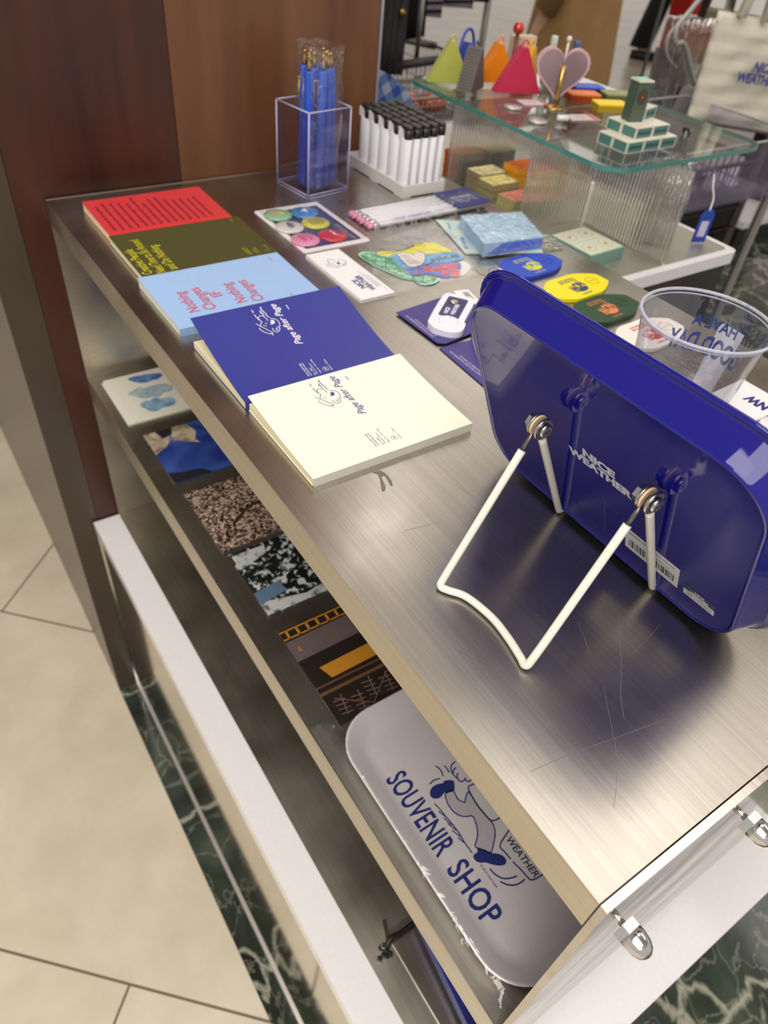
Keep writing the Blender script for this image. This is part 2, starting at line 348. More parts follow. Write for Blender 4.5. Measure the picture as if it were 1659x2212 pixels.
# ================================================================== STEEL DISPLAY COUNTER
ST = steel('brushed_steel'); STD = steel('brushed_steel_side', rgb=(206, 198, 182), rough=0.3, stretch=(60, 7, 900), scratches=False)
TW, TD = 0.5225, 0.9205
cnt = thing('display_counter', 'long brushed steel display counter with two open shelves on a white plinth', 'counter', (0, 0, 0))
bm = NB(); box(bm, 0.0, TW, 0.0045, TD - 0.003, -0.002, 0.0); obj('counter_top', bm, ST, cnt, 0.0006)
bm = NB(); box(bm, 0.0, 0.0015, 0.0045, TD - 0.003, -0.030, -0.0021); obj('front_lip', bm, STD, cnt)
bm = NB(); box(bm, 0.0, TW, -0.0005, 0.0036, -0.517, 0.0); obj('end_panel', bm, steel('polished_end_panel', (206, 198, 190), 0.16, scratches=False), cnt, 0.0004)
bm = NB(); box(bm, 0.0, TW, TD - 0.0028, TD, -0.517, 0.0006); obj('end_panel', bm, STD, cnt, 0.0004)
sh = NB(); box(sh, 0.0, TW - 0.006, 0.004, TD - 0.003, -0.2525, -0.25); so = obj('shelf', sh, ST, cnt, 0.0005)
bm = NB(); box(bm, 0.0, 0.0015, 0.004, TD - 0.003, -0.286, -0.2526); obj('shelf_lip', bm, STD, so)
sh = NB(); box(sh, 0.0, TW - 0.006, 0.004, TD - 0.003, -0.520, -0.517); obj('shelf', sh, ST, cnt, 0.0005)
bm = NB(); box(bm, TW - 0.005, TW - 0.001, 0.004, TD - 0.003, -0.517, -0.003); obj('back_panel', bm, STD, cnt)
bm = NB(); prism(bm, [(-0.0425, -0.056), (TW, -0.056), (TW, 0.9205), (-0.0425, 0.9205)], -0.545, -0.5205)
pl = obj('plinth', bm, mat('white_gloss_acrylic', (232, 230, 232), 0.12, coat=0.3), cnt, 0.0012)
bm = NB(); box(bm, -0.0405, TW - 0.002, -0.054, 0.9195, -0.9975, -0.5455)
obj('plinth_face', bm, mat('mirror_face', (214, 208, 196), 0.07, 1.0, bump=0.02, bscale=6), pl)
bm = NB(); box(bm, -0.0435, -0.0406, -0.057, 0.9195, -1.0, -0.982); box(bm, -0.0435, TW, -0.0572, -0.0541, -1.0, -0.982)
obj('skirting', bm, mat('satin_metal', (214, 210, 206), 0.32, 0.7), pl, 0.0008)
bm = NB(); box(bm, -0.0425, -0.0406, 0.9165, 0.9205, -0.98, -0.546); obj('corner_strip', bm, chrome(), pl)
def cap_nut(x):
    t = NB(); MM = Matrix.Translation((x, 0, -0.017)) @ Matrix.Rotation(PI / 2, 4, 'X')
    lathe(t, [(0.0019, 0.0), (0.0019, 0.007)], 14, MM); n = obj('cap_nut', t, mat('bright_nut', (205, 205, 205), 0.18, 1.0), cnt)
    t = NB(); loft(t, [[(q[0], q[1], z) for q in circ(0, 0, 0.0072, 6)] for z in (0.007, 0.0115)], True, True, MM); obj('hex', t, mat('bright_nut', (205, 205, 205), 0.18, 1.0), n, 0.0005)
    t = NB(); lathe(t, [(0.0062, 0.0115), (0.0064, 0.0145), (0.0058, 0.0185), (0.0042, 0.0215), (0.002, 0.023), (0.0001, 0.0234)], 24, MM); obj('dome', t, mat('bright_nut', (205, 205, 205), 0.18, 1.0), n)
cap_nut(0.0115); cap_nut(0.1085)
# scratches worn into the steel
for w_, P_ in ((.0007, [(.136, .119), (.110, .092), (.094, .078), (.084, .066)]), (.0005, [(.0895, .0870), (.0810, .0760), (.0660, .0560), (.0520, .0420), (.0400, .0330)]), (.0005, [(.0160, .0700), (.0420, .0660), (.0700, .0600), (.1050, .0530)]), (.0006, [(.1100, .1290), (.1020, .1130), (.0980, .1080)]), (.0004, [(.1560, .1010), (.1350, .0960), (.1180, .0940)]), (.0004, [(.205, .300), (.235, .268), (.242, .262)]), (.0004, [(.120, .276), (.130, .240), (.133, .236)]), (.0004, [(.060, .250), (.088, .2435)]), (.0003, [(.236, .330), (.270, .310)]), (.0004, [(.030, .150), (.046, .120)])):
    bm = NB(); ribbon(bm, P_, w_ * .6, z=.00002, h=.00003); obj('scratch', bm, mat('scratch_grey', (150, 144, 134), .45, .7), cnt)
# tape residue on the steel
bm = NB()
for pts in ([(0.0740, 0.3125), (0.0765, 0.309), (0.0745, 0.303), (0.0708, 0.296), (0.0688, 0.2915), (0.0705, 0.2905), (0.0735, 0.2935), (0.0756, 0.300), (0.0772, 0.3055), (0.0800, 0.3055), (0.0795, 0.300), (0.0778, 0.294), (0.0790, 0.2925), (0.0812, 0.2965), (0.0822, 0.303), (0.082, 0.3085), (0.080, 0.3125)],):
    flat(bm, pts, 0.0001, 0.0001)
obj('tape_residue', bm, mat('grey_tape_residue', (112, 108, 98), 0.7), cnt)

# ================================================================== ADJOINING UNIT
ZB = -0.04
adj = thing('display_unit', 'lower steel display unit with glossy white rim behind the counter', 'display unit', (0, 0, 0))
bm = NB(); prism(bm, rr(0.5262, 0.838, 0.517, 1.15, 0.012), -0.058, ZB - 0.0012); obj('rim', bm, mat('white_gloss_acrylic', (232, 230, 232), 0.12, coat=0.3), adj, 0.0015)
bm = NB(); prism(bm, rr(0.5265, 0.826, 0.529, 1.14, 0.008), ZB - 0.0011, ZB); obj('steel_inset', bm, steel('inset_steel', (206, 200, 190), 0.42, scratches=False), adj)
bm = NB(); box(bm, 0.5262, 0.826, 0.522, 1.14, -1.0, -0.0585); obj('body', bm, steel('dark_steel_side', (110, 104, 98), 0.3, (60, 7, 900), scratches=False), adj)

# reeded acrylic riser
RB = mat('reeded_acrylic', (250, 248, 240), 0.08, trans=0.86, ior=1.42)
ris = thing('riser', 'clear reeded acrylic riser holding up the glass shelf', 'riser', (0, 0, 0))
def reeded(p, q, z0, z1, t=0.0026, pitch=0.0056):
    """wall from p to q whose face is a row of half-round ribs"""
    d = Vector((q[0] - p[0], q[1] - p[1])); L = d.length; d.normalize(); s = Vector((-d.y, d.x)); n = max(2, int(L / pitch)); out = []; k = 6
    for i in range(n):
        for j in range(k):
            a = PI * j / k; u = (i + 0.5 - 0.5 * math.cos(a)) * L / n
            w = t / 2 + 0.0015 * math.sin(a); out.append(Vector(p[:2]) + d * u + s * w)
    back = [Vector(p[:2]) + d * L - s * t / 2, Vector(p[:2]) - s * t / 2]
    b = NB(); pts = [tuple(v) for v in out] + [tuple(v) for v in back]
    prism(b, pts, z0, z1); return b
obj('reeded_panel', reeded((0.686, 0.531), (0.686, 0.679), ZB + 0.001, 0.0785), RB, ris)
obj('reeded_panel', reeded((0.558, 0.688), (0.686, 0.688), ZB + 0.001, 0.0785), RB, ris)
obj('reeded_panel', reeded((0.573, 0.872), (0.80, 0.872), ZB + 0.001, 0.0785), RB, ris)
for a in ((0.684, 0.688, 0.529, 0.681), (0.557, 0.688, 0.6865, 0.6895)):
    bm = NB(); box(bm, a[0], a[1], a[2], a[3], ZB, ZB + 0.0012); obj('base_strip', bm, mat('frosted_strip', (214, 206, 184), 0.4), ris)
ZG = 0.0845
gl = thing('glass_shelf', 'clear glass shelf with green edge and rounded corners on the reeded riser', 'glass shelf', (0, 0, 0))
bm = NB(); prism(bm, rr(0.566, 0.876, 0.560, 0.995, 0.034, 8), ZG - 0.006, ZG)
g = bpy.data.materials.new('green_tinted_glass'); g.use_nodes = True; nt = g.node_tree; nt.nodes.remove(nt.nodes['Principled BSDF'])
tr = nt.nodes.new('ShaderNodeBsdfTransparent'); tr.inputs[0].default_value = (0.93, 0.97, 0.95, 1); go = nt.nodes.new('ShaderNodeBsdfGlossy'); go.inputs['Roughness'].default_value = 0.02
lw = nt.nodes.new('ShaderNodeLayerWeight'); lw.inputs[0].default_value = 0.5; pw = nt.nodes.new('ShaderNodeMath'); pw.operation = 'POWER'; pw.inputs[1].default_value = 4.5; nt.links.new(lw.outputs['Facing'], pw.inputs[0]); fr = nt.nodes.new('ShaderNodeMapRange'); fr.inputs['To Min'].default_value = 0.035; nt.links.new(pw.outputs[0], fr.inputs['Value']); mxs = nt.nodes.new('ShaderNodeMixShader')
nt.links.new(fr.outputs[0], mxs.inputs[0]); nt.links.new(tr.outputs[0], mxs.inputs[1]); nt.links.new(go.outputs[0], mxs.inputs[2]); nt.links.new(mxs.outputs[0], nt.nodes['Material Output'].inputs[0])
obj('pane', bm, g, gl)
bm = NB(); o_ = rr(0.5652, 0.8768, 0.5592, 0.9958, 0.0348, 8); i_ = rr(0.5662, 0.8758, 0.5602, 0.9948, 0.0338, 8)
loft(bm, [[(p[0], p[1], ZG - 0.0057) for p in i_], [(p[0], p[1], ZG - 0.0057) for p in o_], [(p[0], p[1], ZG - 0.0003) for p in o_], [(p[0], p[1], ZG - 0.0003) for p in i_]], False, False)
obj('polished_edge', bm, mat('green_glass_edge', (70, 136, 128), 0.08, coat=0.5), gl)

# ================================================================== NOTEBOOKS
PG = mat('page_block', (238, 228, 190), 0.7, vary=0.06, bscale=900, stretch=(0.05, 0.05, 2))
def notebook(name_rgb, label, x0, x1, y0, y1, T, lift, group='paperback notebooks in a row', curve=2.0, spine=None, z=0.0):
    """x across the counter, y along it; spine on the near side, cover lifting towards the far side"""
    t = thing('notebook', label, 'notebook', (x1, y0, z), H90, group); H = x1 - x0; D = y1 - y0
    cm = mat('notebook_cover_%d_%d_%d' % name_rgb, name_rgb, 0.42)
    bm = NB(); box(bm, 0.0012, D - 0.0005, 0.0006, H - 0.0006, 0.0006, T - 0.0008); obj('page_block', bm, PG, t)
    bm = NB(); n = 14; th = 0.0005
    prof = [(0.0, 0.0), (0.0, T)] + [(D * k / n, T + lift * (k / n) ** curve) for k in range(1, n + 1)]
    inner = [(p[0] - 0, p[1] - th) for p in prof[:1:-1]] + [(0.0009, T - th), (0.0009, 0.0005), (D, 0.0005), (D, 0.0)]
    out = prof + inner
    lo = [bm.verts.new((p[0], 0.0, p[1])) for p in out]; hi = [bm.verts.new((p[0], H, p[1])) for p in out]
    m = len(out)
    for i in range(m): bm.faces.new((lo[i], lo[(i + 1) % m], hi[(i + 1) % m], hi[i]))
    bmesh.ops.recalc_face_normals(bm, faces=bm.faces)
    obj('cover', bm, cm, t)
    zf = lambda u: T + lift * max(u / D, 0) ** curve + 0.0002
    return t, zf, D, H
def conform(bm, zf):
    for v in bm.verts: v.co.z += zf(v.co.x)
DOVE = [[(84.7, 87.4), (87.8, 87.7), (91.1, 89.3), (92.3, 91.8), (90.8, 93.8), (87.7, 94.4), (85.1, 93.3), (83.6, 95.1), (80.8, 96.4)],
 [(84.3, 99.5), (80.0, 96.8), (76.4, 94.3), (72.9, 92.3), (70.7, 90.7), (68.8, 90.7)], [(78.9, 98.3), (77.5, 99.4), (75.7, 98.7), (72.3, 96.7), (69.1, 93.3), (69.8, 91.8), (66.7, 91.3)],
 [(75.2, 88.0), (72.5, 88.5), (69.9, 87.1), (70.1, 84.6), (71.8, 82.4), (74.3, 81.5)], [(75.5, 83.8), (74.6, 82.0), (76.1, 80.1), (79.5, 79.0), (83.1, 79.2), (85.4, 81.4), (87.0, 84.6)],
 [(84.7, 84.5), (82.7, 85.4), (80.5, 86.9), (79.4, 86.7)], [(83.0, 91.0), (81.2, 90.3)], [(80.7, 94.1), (79.0, 91.9)], [(73.7, 86.0), (73.7, 84.2), (72.0, 84.7), (72.2, 86.0)]]
DOVE_T = [[(102.4, 86.6), (101.2, 85.9), (100.3, 87.2), (98.8, 86.3), (97.4, 86.9), (96.0, 85.7), (94.9, 86.4), (93.2, 85.0), (91.4, 85.6), (88.2, 84.5)], [(98.2, 89.3), (96.8, 88.2), (95.5, 89.6), (94.6, 88.0), (93.4, 88.4), (91.0, 87.6)],
 [(101.0, 96.0), (99.4, 95.2), (97.3, 95.9)], [(95.1, 96.3), (93.6, 95.4), (92.0, 95.6), (86.9, 94.4)]]
def dove(bm, dx=0, dy=0, s=1.0, w=0.00055):
    f = lambda p: ((p[0] * s) / 1000 + dx, (p[1] * s) / 1000 + dy)
    for L_ in DOVE: ribbon(bm, [f(p) for p in L_], w)
    for L_ in DOVE_T: ribbon(bm, [f(p) for p in L_], w * 1.3)
    flat(bm, [f(p) for p in [(84.2, 84.5), (84.3, 82.6), (81.7, 82.2), (80.1, 83.5), (79.5, 86.0), (81.8, 85.6)]], 0.0)
def page_title(zf, t, m):
    bm = NB(); text(bm, 'Page after Page', 0.0495, 0.0712, 0.0064, w=0.053, bold=0.008, shear=0.32); conform(bm, zf); obj('title_print', bm, m, t)
    bm = NB(); dove(bm, 0, 0, 1.0); conform(bm, zf); obj('bird_drawing', bm, m, t)
    bm = NB()
    for s, x, y, w in (('NICE WEATHER', .0104, .0862, .0172), ('SOUVENIR SHOP', .0104, .0838, .0172), ('Est. 2020', .0099, .0803, .0095), ("Seoul's Good", .0104, .0780, .0142), ('Page for Your Idea', .0103, .0745, .0188), ('10.5cm × 14.8cm', .0101, .0632, .015)):
        text(bm, s, x, y, 0.0013, w=w, bold=0.01)
    conform(bm, zf); obj('detail_print', bm, m, t)
    bm = NB(); lp = circ(0.0134, 0.0686, 0.0026, 28); ribbon(bm, lp + [lp[0]], 0.0003, k=1); text(bm, 'A6', 0.0134, 0.0678, 0.0017, align='C', bold=0.01); conform(bm, zf); obj('size_mark', bm, m, t)
    bm = NB(); ribbon(bm, [(0.0924, 0.0621), (0.0982, 0.0622)], 0.0007); conform(bm, zf); obj('edge_dash', bm, m, t)
t, zf, D, H = notebook((244, 240, 222), 'cream notebook nearest the camera, its title in blue', 0.0265, 0.1750, 0.319, 0.4255, 0.0078, 0.0065)
page_title(zf, t, ink((70, 76, 140)))
t, zf, D, H = notebook((52, 57, 142), 'royal blue notebook with curled cover and white title, next to the cream one', 0.0245, 0.1755, 0.4262, 0.5335, 0.0078, 0.0222, curve=1.35)
page_title(zf, t, ink((236, 236, 244)))
t, zf, D, H = notebook((160, 192, 236), 'light blue notebook with red title between the olive and royal blue ones', 0.0218, 0.1765, 0.557, 0.6655, 0.0078, 0.0015)
bm = NB()
for s, u0, u1, v in (('Nothing', .024, .066, .124), ('Changes', .0225, .068, .108), ('IF', .043, .054, .0925), ('Nothing', .023, .065, .0755), ('Changes', .0195, .0645, .059)):
    text(bm, s, u0, v, 0.0112, w=u1 - u0, bold=0.004, shear=0.0)
conform(bm, zf); obj('title_print', bm, ink((206, 84, 96)), t)
bm = NB(); ribbon(bm, [(.0905, .014), (.1005, .014)], .0006); text(bm, 'NICE WEATHER', .006, .030, .0014, w=.014)
conform(bm, zf); obj('detail_print', bm, ink((206, 84, 96)), t)
t, zf, D, H = notebook((78, 76, 42), 'olive green notebook with yellow title beside the red one', 0.0278, 0.1795, 0.6675, 0.770, 0.0080, 0.0018)
bm = NB()
for s, u0, u1, v in (('Creative People', .004, .064, .1395), ('Need Time to Sit Around', .002, .084, .1262), ('and Do Nothing.', .004, .066, .113)):
    text(bm, s, u0, v, 0.0098, w=u1 - u0, bold=0.006)
conform(bm, zf); obj('title_print', bm, ink((206, 200, 50)), t); bm = NB()
for s, y, w in (('NICE WEATHER', .031, .018), ('SOUVENIR SHOP', .028, .018), ('Est. 2020', .022, .010), ("Seoul's Good", .019, .014), ('A6', .010, .004), ('10.5cm × 14.8cm', .006, .016)): text(bm, s, .006, y, .0014, w=w, bold=0.01)
ribbon(bm, [(.0905, .012), (.0985, .012)], .0005)
conform(bm, zf); obj('detail_print', bm, ink((206, 200, 50)), t)
t, zf, D, H = notebook((224, 62, 66), 'red notebook in clear film at the far end of the row', 0.0296, 0.1730, 0.7715, 0.869, 0.0095, 0.0018)
rd = random.Random(5); bm = NB()
for k in range(14):                     # rows of tiny illegible type
    v = 0.1335 - k * 0.0088; u = 0.010; end = 0.010 + rd.uniform(0.045, 0.078)
    while u < end:
        w = rd.uniform(0.003, 0.009); ribbon(bm, [(u, v), (u + w, v + rd.uniform(-.0003, .0003))], 0.0026, k=1); u += w + 0.0016
conform(bm, zf); obj('cover_print', bm, ink((132, 34, 62)), t)
bm = NB(); vs = [[(x_, y_, 0.0125 + 0.0018 * (x_ / 0.098) ** 2 + 0.0009 * math.sin(y_ * 90 + x_ * 50)) for x_ in [k * 0.0105 - 0.001 for k in range(11)]] for y_ in [j * 0.0118 - 0.006 for j in range(14)]]
G_ = [[bm.verts.new(p) for p in r] for r in vs]
for a, b in zip(G_[:-1], G_[1:]):
    for i in range(10): bm.faces.new((a[i], a[i + 1], b[i + 1], b[i]))
obj('film_wrap', bm, film('film_sleeve', a=0.05, rough=0.12, scale=35), t)

# ================================================================== PEN HOLDER
ph = thing('pen_holder', 'square clear acrylic pen holder standing by the wood wall', 'pen holder', (0.2955, 0.8085, 0), math.radians(8.5))
AC = film('clear_acrylic', (225, 220, 245), 0.06, 0.05, 0, tint=(247, 246, 252)); ACE = mat('acrylic_edge', (196, 192, 222), 0.15, alpha=0.75)
w_ = 0.066
for k, (a, b, c, d) in enumerate(((0, w_, 0, .0022), (0, w_, w_ - .0022, w_), (0, .0022, .0023, w_ - .0023), (w_ - .0022, w_, .0023, w_ - .0023))):
    bm = NB(); box(bm, a, b, c, d, 0.0, 0.101); obj('side', bm, AC, ph)
bm = NB(); box(bm, .0023, w_ - .0023, .0023, w_ - .0023, 0.0, .003); obj('base', bm, AC, ph)
bm = NB()
for x, y in ((0, 0), (w_, 0), (0, w_), (w_, w_)): tube(bm, [(x, y, 0), (x, y, .101)], .0011, 6)
P4 = [(0, 0), (w_, 0), (w_, w_), (0, w_)]
for z in (.0008, .1008, .0045):
    for i in range(4): tube(bm, [(*P4[i], z), (*P4[(i + 1) % 4], z)], .0009 if z > .005 else .0007, 6)
obj('edge_highlight', bm, ACE, ph)
pen = thing('pen', 'blue pen with gold tip in a clear sleeve, standing in the acrylic holder', 'pen', (0.31, 0.83, 0.0035), 0, 'blue pens in the acrylic holder')
bm = NB(); lathe(bm, [(.0036, 0), (.0052, .004), (.0053, .134), (.0046, .136)], 14); obj('barrel', bm, mat('royal_blue_plastic', (38, 84, 196), 0.35), pen)
bm = NB(); lathe(bm, [(.0024, .1362), (.0024, .143), (.0014, .145), (.0013, .149), (.0020, .1505), (.0014, .152)], 12); obj('gold_tip', bm, mat('brass', (196, 164, 96), 0.25, 1.0), pen)
bm = NB(); tube(bm, [(.0062, 0, .122), (.0066, 0, .080)], .0008, 6); bmesh.ops.create_uvsphere(bm, u_segments=8, v_segments=6, radius=.0017, matrix=Matrix.Translation((.0062, 0, .1225))); obj('clip', bm, mat('brass', (196, 164, 96), 0.25, 1.0), pen)
spots = [(.311, .832, 0, -.02, 0), (.322, .828, 2, -.01, .02), (.335, .833, 1, .01, .0), (.347, .838, 3, .03, .01), (.309, .845, 2, -.03, .02), (.322, .842, 5, .0, .01), (.336, .846, 1, .02, .02), (.348, .851, 4, .03, .02), (.313, .858, 3, -.02, -.01), (.328, .858, 2, .01, -.02), (.341, .860, 6, .02, -.02)]
for i, (x, y, a, tx, ty) in enumerate(spots):
    p = pen if i == 0 else copy_tree(pen); p['label'] = 'blue pen with gold tip in the acrylic holder, %s' % ('front left', 'front, second from the left', 'front, second from the right', 'front right', 'middle left', 'middle, second from the left', 'middle, second from the right', 'middle right', 'back left', 'back middle', 'back right')[i]; p.location = (x, y, Z0 + .0035 + .0005 * (i % 3)); p.rotation_euler = (ty, tx, a)
rd = random.Random(2)
bm = NB(); loops = []
for z in [0.006 + k * 0.0158 for k in range(11)]:
    o = []
    for k in range(28):
        a = 2 * PI * k / 28; r = 0.026 + 0.002 * math.sin(5 * a + z * 60) + rd.uniform(-.0012, .0012); r *= (1.0 if z < .11 else 1.03)
        q = max(abs(math.cos(a)), abs(math.sin(a))); r2 = r * min(1.12, 1 / q) * .93
        o.append((.329 + r2 * math.cos(a + .15), .843 + r2 * math.sin(a + .15), z + rd.uniform(-.002, .002)))
    loops.append(o)
loft(bm, loops, False, False, None, True)
one('clear_sleeve', 'crinkled clear plastic sleeve around the blue pens', 'plastic sleeve', bm, film('crinkled_film', a=0.10, rough=0.1, crinkle=1.0, scale=70))

# ================================================================== LIGHTERS
tr_ = thing('lighter_tray', 'white plastic tray holding rows of black topped lighters', 'tray', (0.4151, 0.768, 0), 0)
bm = NB(); box(bm, 0.0, 0.070, 0, 0.143, 0.0012, 0.004)
for a in ((0, .070, 0, .0016), (0, .070, .1414, .143), (0, .0016, .0017, .1413), (.0684, .070, .0017, .1413)): box(bm, a[0], a[1], a[2], a[3], .0041, .0155)
for a in ((0, .014, 0, .02), (.056, .07, 0, .02), (0, .014, .123, .143), (.056, .07, .123, .143), (0, .014, .06, .08)): box(bm, a[0], a[1], a[2], a[3], 0, .0012)
obj('tray_body', bm, mat('white_plastic', (226, 222, 218), 0.35), tr_, 0.0005)
lt = thing('lighter', 'white lighter with black hood, standing in the tray among the others', 'lighter', (0, 0, 0), 0, 'lighters standing in the white tray')
def oval(a, b, z, n=20, yo=0): return [(a * math.cos(2 * PI * k / n), yo + b * math.sin(2 * PI * k / n), z) for k in range(n)]
bm = NB(); loft(bm, [oval(.0057, .0112, 0), oval(.0060, .0116, .002), oval(.0060, .0116, .0648), oval(.0056, .0112, .0660)], True, True, None, True); obj('body', bm, mat('lighter_white', (238, 238, 242), 0.22, coat=0.4), lt)
bm = NB(); box(bm, -.0052, .0052, .0022, .0108, .0661, .0770); obj('collar', bm, mat('lighter_white', (238, 238, 242), 0.22), lt, .001)
bm = NB(); loft(bm, [oval(.0057, .0060, .0661, yo=-.0050), oval(.0058, .0062, .0770, yo=-.0050)], True, True, None, True); loft(bm, [oval(.0058, .0112, .0771), oval(.0058, .0112, .0795), oval(.0050, .0100, .0805)], True, True, None, True)
obj('hood', bm, mat('black_plastic', (30, 29, 30), 0.4), lt, 0)
first = True
for i in range(5):
    for j in range(5):
        p = lt if first else copy_tree(lt); first = False
        p['label'] = 'white lighter with black hood, %s row of the tray, %s' % (('nearest', 'second', 'middle', 'fourth', 'farthest')[j], ('leftmost', 'second from the left', 'middle one', 'second from the right', 'rightmost')[i])
        x = 0.4151 + 0.0085 + i * 0.0132 + (0.0012 if i == 4 else 0); y = 0.768 + 0.0145 + j * 0.0236 + (.003 if i == 4 else 0); p.location = (x, y, Z0 + .0042)
    
# ================================================================== BADGE CARD
bc = thing('badge_card', 'dark blue card with white border in film, holding six round badges', 'badge card', (0.3015, 0.668, 0), H90)
bm = NB(); prism(bm, rr(0, .129, 0, .089, .004), 0.0, .0009); obj('card', bm, mat('white_card', (234, 228, 230), 0.5), bc)
bm = NB(); prism(bm, rr(.009, .118, .007, .082, .002), .00095, .0011); cpr = obj('printed_panel', bm, ink((44, 48, 92)), bc)
bm = NB()
for k in range(14): ribbon(bm, [(.013, .072 - k * .0045), (.113, .072 - k * .0045)], .0006, z=.0012, k=1)
text(bm, 'NICE WEATHER', .012, .012, .006, z=.0012, w=.045, bold=.02); obj('panel_lines', bm, ink((150, 152, 186)), cpr)
bm = NB(); prism(bm, rr(-.004, .1325, -.002, .091, .003), .0068, .0070); obj('film_wrap', bm, film('badge_film', a=0.05, rough=0.05, crinkle=.4, scale=30), bc)
def badge(col, label, x, y, deco):
    t = thing('pin_badge', label, 'badge', (x, y, .0011), H90, 'round badges on the blue card')
    bm = NB(); lathe(bm, [(.0158, .0), (.0172, .0012), (.0168, .0028), (.0120, .0040), (.006, .0046), (.0002, .0048)], 40); obj('disc', bm, mat('badge_%d_%d_%d' % col, col, 0.3, coat=0.5), t)
    for rgb, fn in deco:
        bm = NB(); fn(bm)
        for v in bm.verts:
            r = math.hypot(v.co.x, v.co.y); v.co.z += .0049 - .0020 * (r / .0165) ** 2 * (1 if r < .012 else 1.0) + (0 if r < .012 else -.0003)
        obj('badge_print', bm, ink(rgb), t)
def d_lines(bm):
    for k in range(9):
        v = .011 - k * .0028; h = math.sqrt(max(0, .0135 ** 2 - v * v)); ribbon(bm, [(-h + i * (2 * h) / 6, v) for i in range(7)], .0011, k=1)
def d_scr(bm): ribbon(bm, [(-.008, .003), (-.005, -.002), (-.003, .004), (0, -.003), (.002, .003), (.005, -.002), (.008, .002)], .0018); ribbon(bm, [(-.006, -.003), (0, -.005), (.006, -.003)], .0012)
badge((148, 200, 166), 'mint green badge with a yellow star at the far left of the card', .2330, .7708, [((232, 216, 80), lambda b: flat(b, [( (.0055 if k % 2 == 0 else .0026) * math.cos(k * PI / 5) - .002, (.0055 if k % 2 == 0 else .0026) * math.sin(k * PI / 5) - .003) for k in range(10)], 0)), ((220, 160, 136), lambda b: flat(b, circ(.002, .0055, .0045, 16), 0)), ((92, 150, 140), lambda b: flat(b, circ(-.002, -.0105, .003, 12), 0))])
badge((64, 136, 206), 'sky blue badge with a small white bird at the far right of the card', .2666, .7656, [((236, 232, 232), lambda b: flat(b, [(-.006, 0), (-.002, .002), (.001, .006), (.003, .001), (.008, -.002), (.003, -.004), (-.002, -.003)], 0)), ((32, 92, 150), lambda b: ribbon(b, [(.002, .007), (.008, .004), (.010, -.002)], .0018))])
badge((226, 222, 218), 'white badge with a dark blue squiggle on the card', .2289, .7335, [((62, 72, 130), d_scr)])
badge((216, 206, 48), 'yellow badge covered in lines of dark type on the card', .2638, .7330, [((92, 84, 40), d_lines)])
badge((236, 148, 186), 'pink badge with darker pink block letters on the card', .2289, .6953, [((216, 74, 118), lambda b: (text(b, 'NICE', 0, .001, .006, w=.018, align='C', bold=.03), text(b, 'WEAT', 0, -.0075, .006, w=.018, align='C', bold=.03)))])
badge((206, 40, 48), 'red badge with a white cloud patch on the card', .2643, .6935, [((236, 230, 230), lambda b: flat(b, [(-.006, -.010), (.004, -.0125), (.010, -.006), (.0095, -.001), (.006, .001), (.002, -.001), (-.002, .001), (-.006, -.002), (-.009, -.005)], 0)), ((110, 112, 160), lambda b: text(b, 'NICE', .001, -.0072, .003, z=.0002, align='C'))])

# ================================================================== BOOKLET
bk = thing('booklet', 'long white folded booklet with a line drawing, below the badge card', 'booklet', (0.2515, 0.543, 0), H90)
bm = NB(); box(bm, 0, .1155, 0, .043, 0, .0016); box(bm, 0, .1155, 0.0004, .0425, .0022, .0034); obj('paper_body', bm, mat('white_paper', (236, 234, 236), 0.55), bk, .0004)
bm = NB(); text(bm, 'NICE', .021, .0225, .0062, z=.0034, w=.021, bold=.045); text(bm, 'WEATHER', .0135, .0145, .0062, z=.0034, w=.036, bold=.045)
for k in range(3): text(bm, 'SOUVENIR SHOP EST. 2020', .018, .0098 - k * .0024, .0014, z=.0034, w=.040 - k * .006)
ribbon(bm, [(.006, .0045), (.016, .0045)], .0004, z=.0034)
for L_ in DOVE: ribbon(bm, [((p[0] - 66) * .00088 + .072, (p[1] - 79) * .0012 + .010) for p in L_], .0006, z=.0034)
flat(bm, circ(.083, .020, .0021, 14), .0034)
obj('cover_print', bm, ink((66, 72, 128)), bk)

# ================================================================== STICKERS IN A CLEAR BAG
bg = thing('clear_bag', 'flat clear plastic bag of stickers in the middle of the counter', 'bag', (0, 0, 0))
bm = NB(); N = 16
c00, c10, c11, c01 = Vector((.2525, .5415)), Vector((.3950, .5440)), Vector((.4040, .678)), Vector((.2540, .655))
rd = random.Random(8); G_ = []
for i in range(N + 1):
    r = []
    for j in range(N + 1):
        u, v = i / N, j / N; p = (c00 * (1 - u) + c10 * u) * (1 - v) + (c01 * (1 - u) + c11 * u) * v
        r.append(bm.verts.new((p.x, p.y, .0032 + .0009 * math.sin(u * 14 + v * 6) * math.sin(v * 9) + rd.uniform(-.0002, .0002))))
    G_.append(r)
for a, b in zip(G_[:-1], G_[1:]):
    for i in range(N): f = bm.faces.new((a[i], b[i], b[i + 1], a[i + 1])); f.smooth = True
obj('bag_film', bm, film('bag_film', a=0.07, rough=0.12, crinkle=.3, scale=26), bg)
bm = NB(); prism(bm, [tuple(c00), tuple(c10), tuple(c11), tuple(c01)], .0001, .0003); obj('bag_back', bm, film('bag_back_film', a=0.04, rough=0.2, crinkle=.1, scale=22), bg)
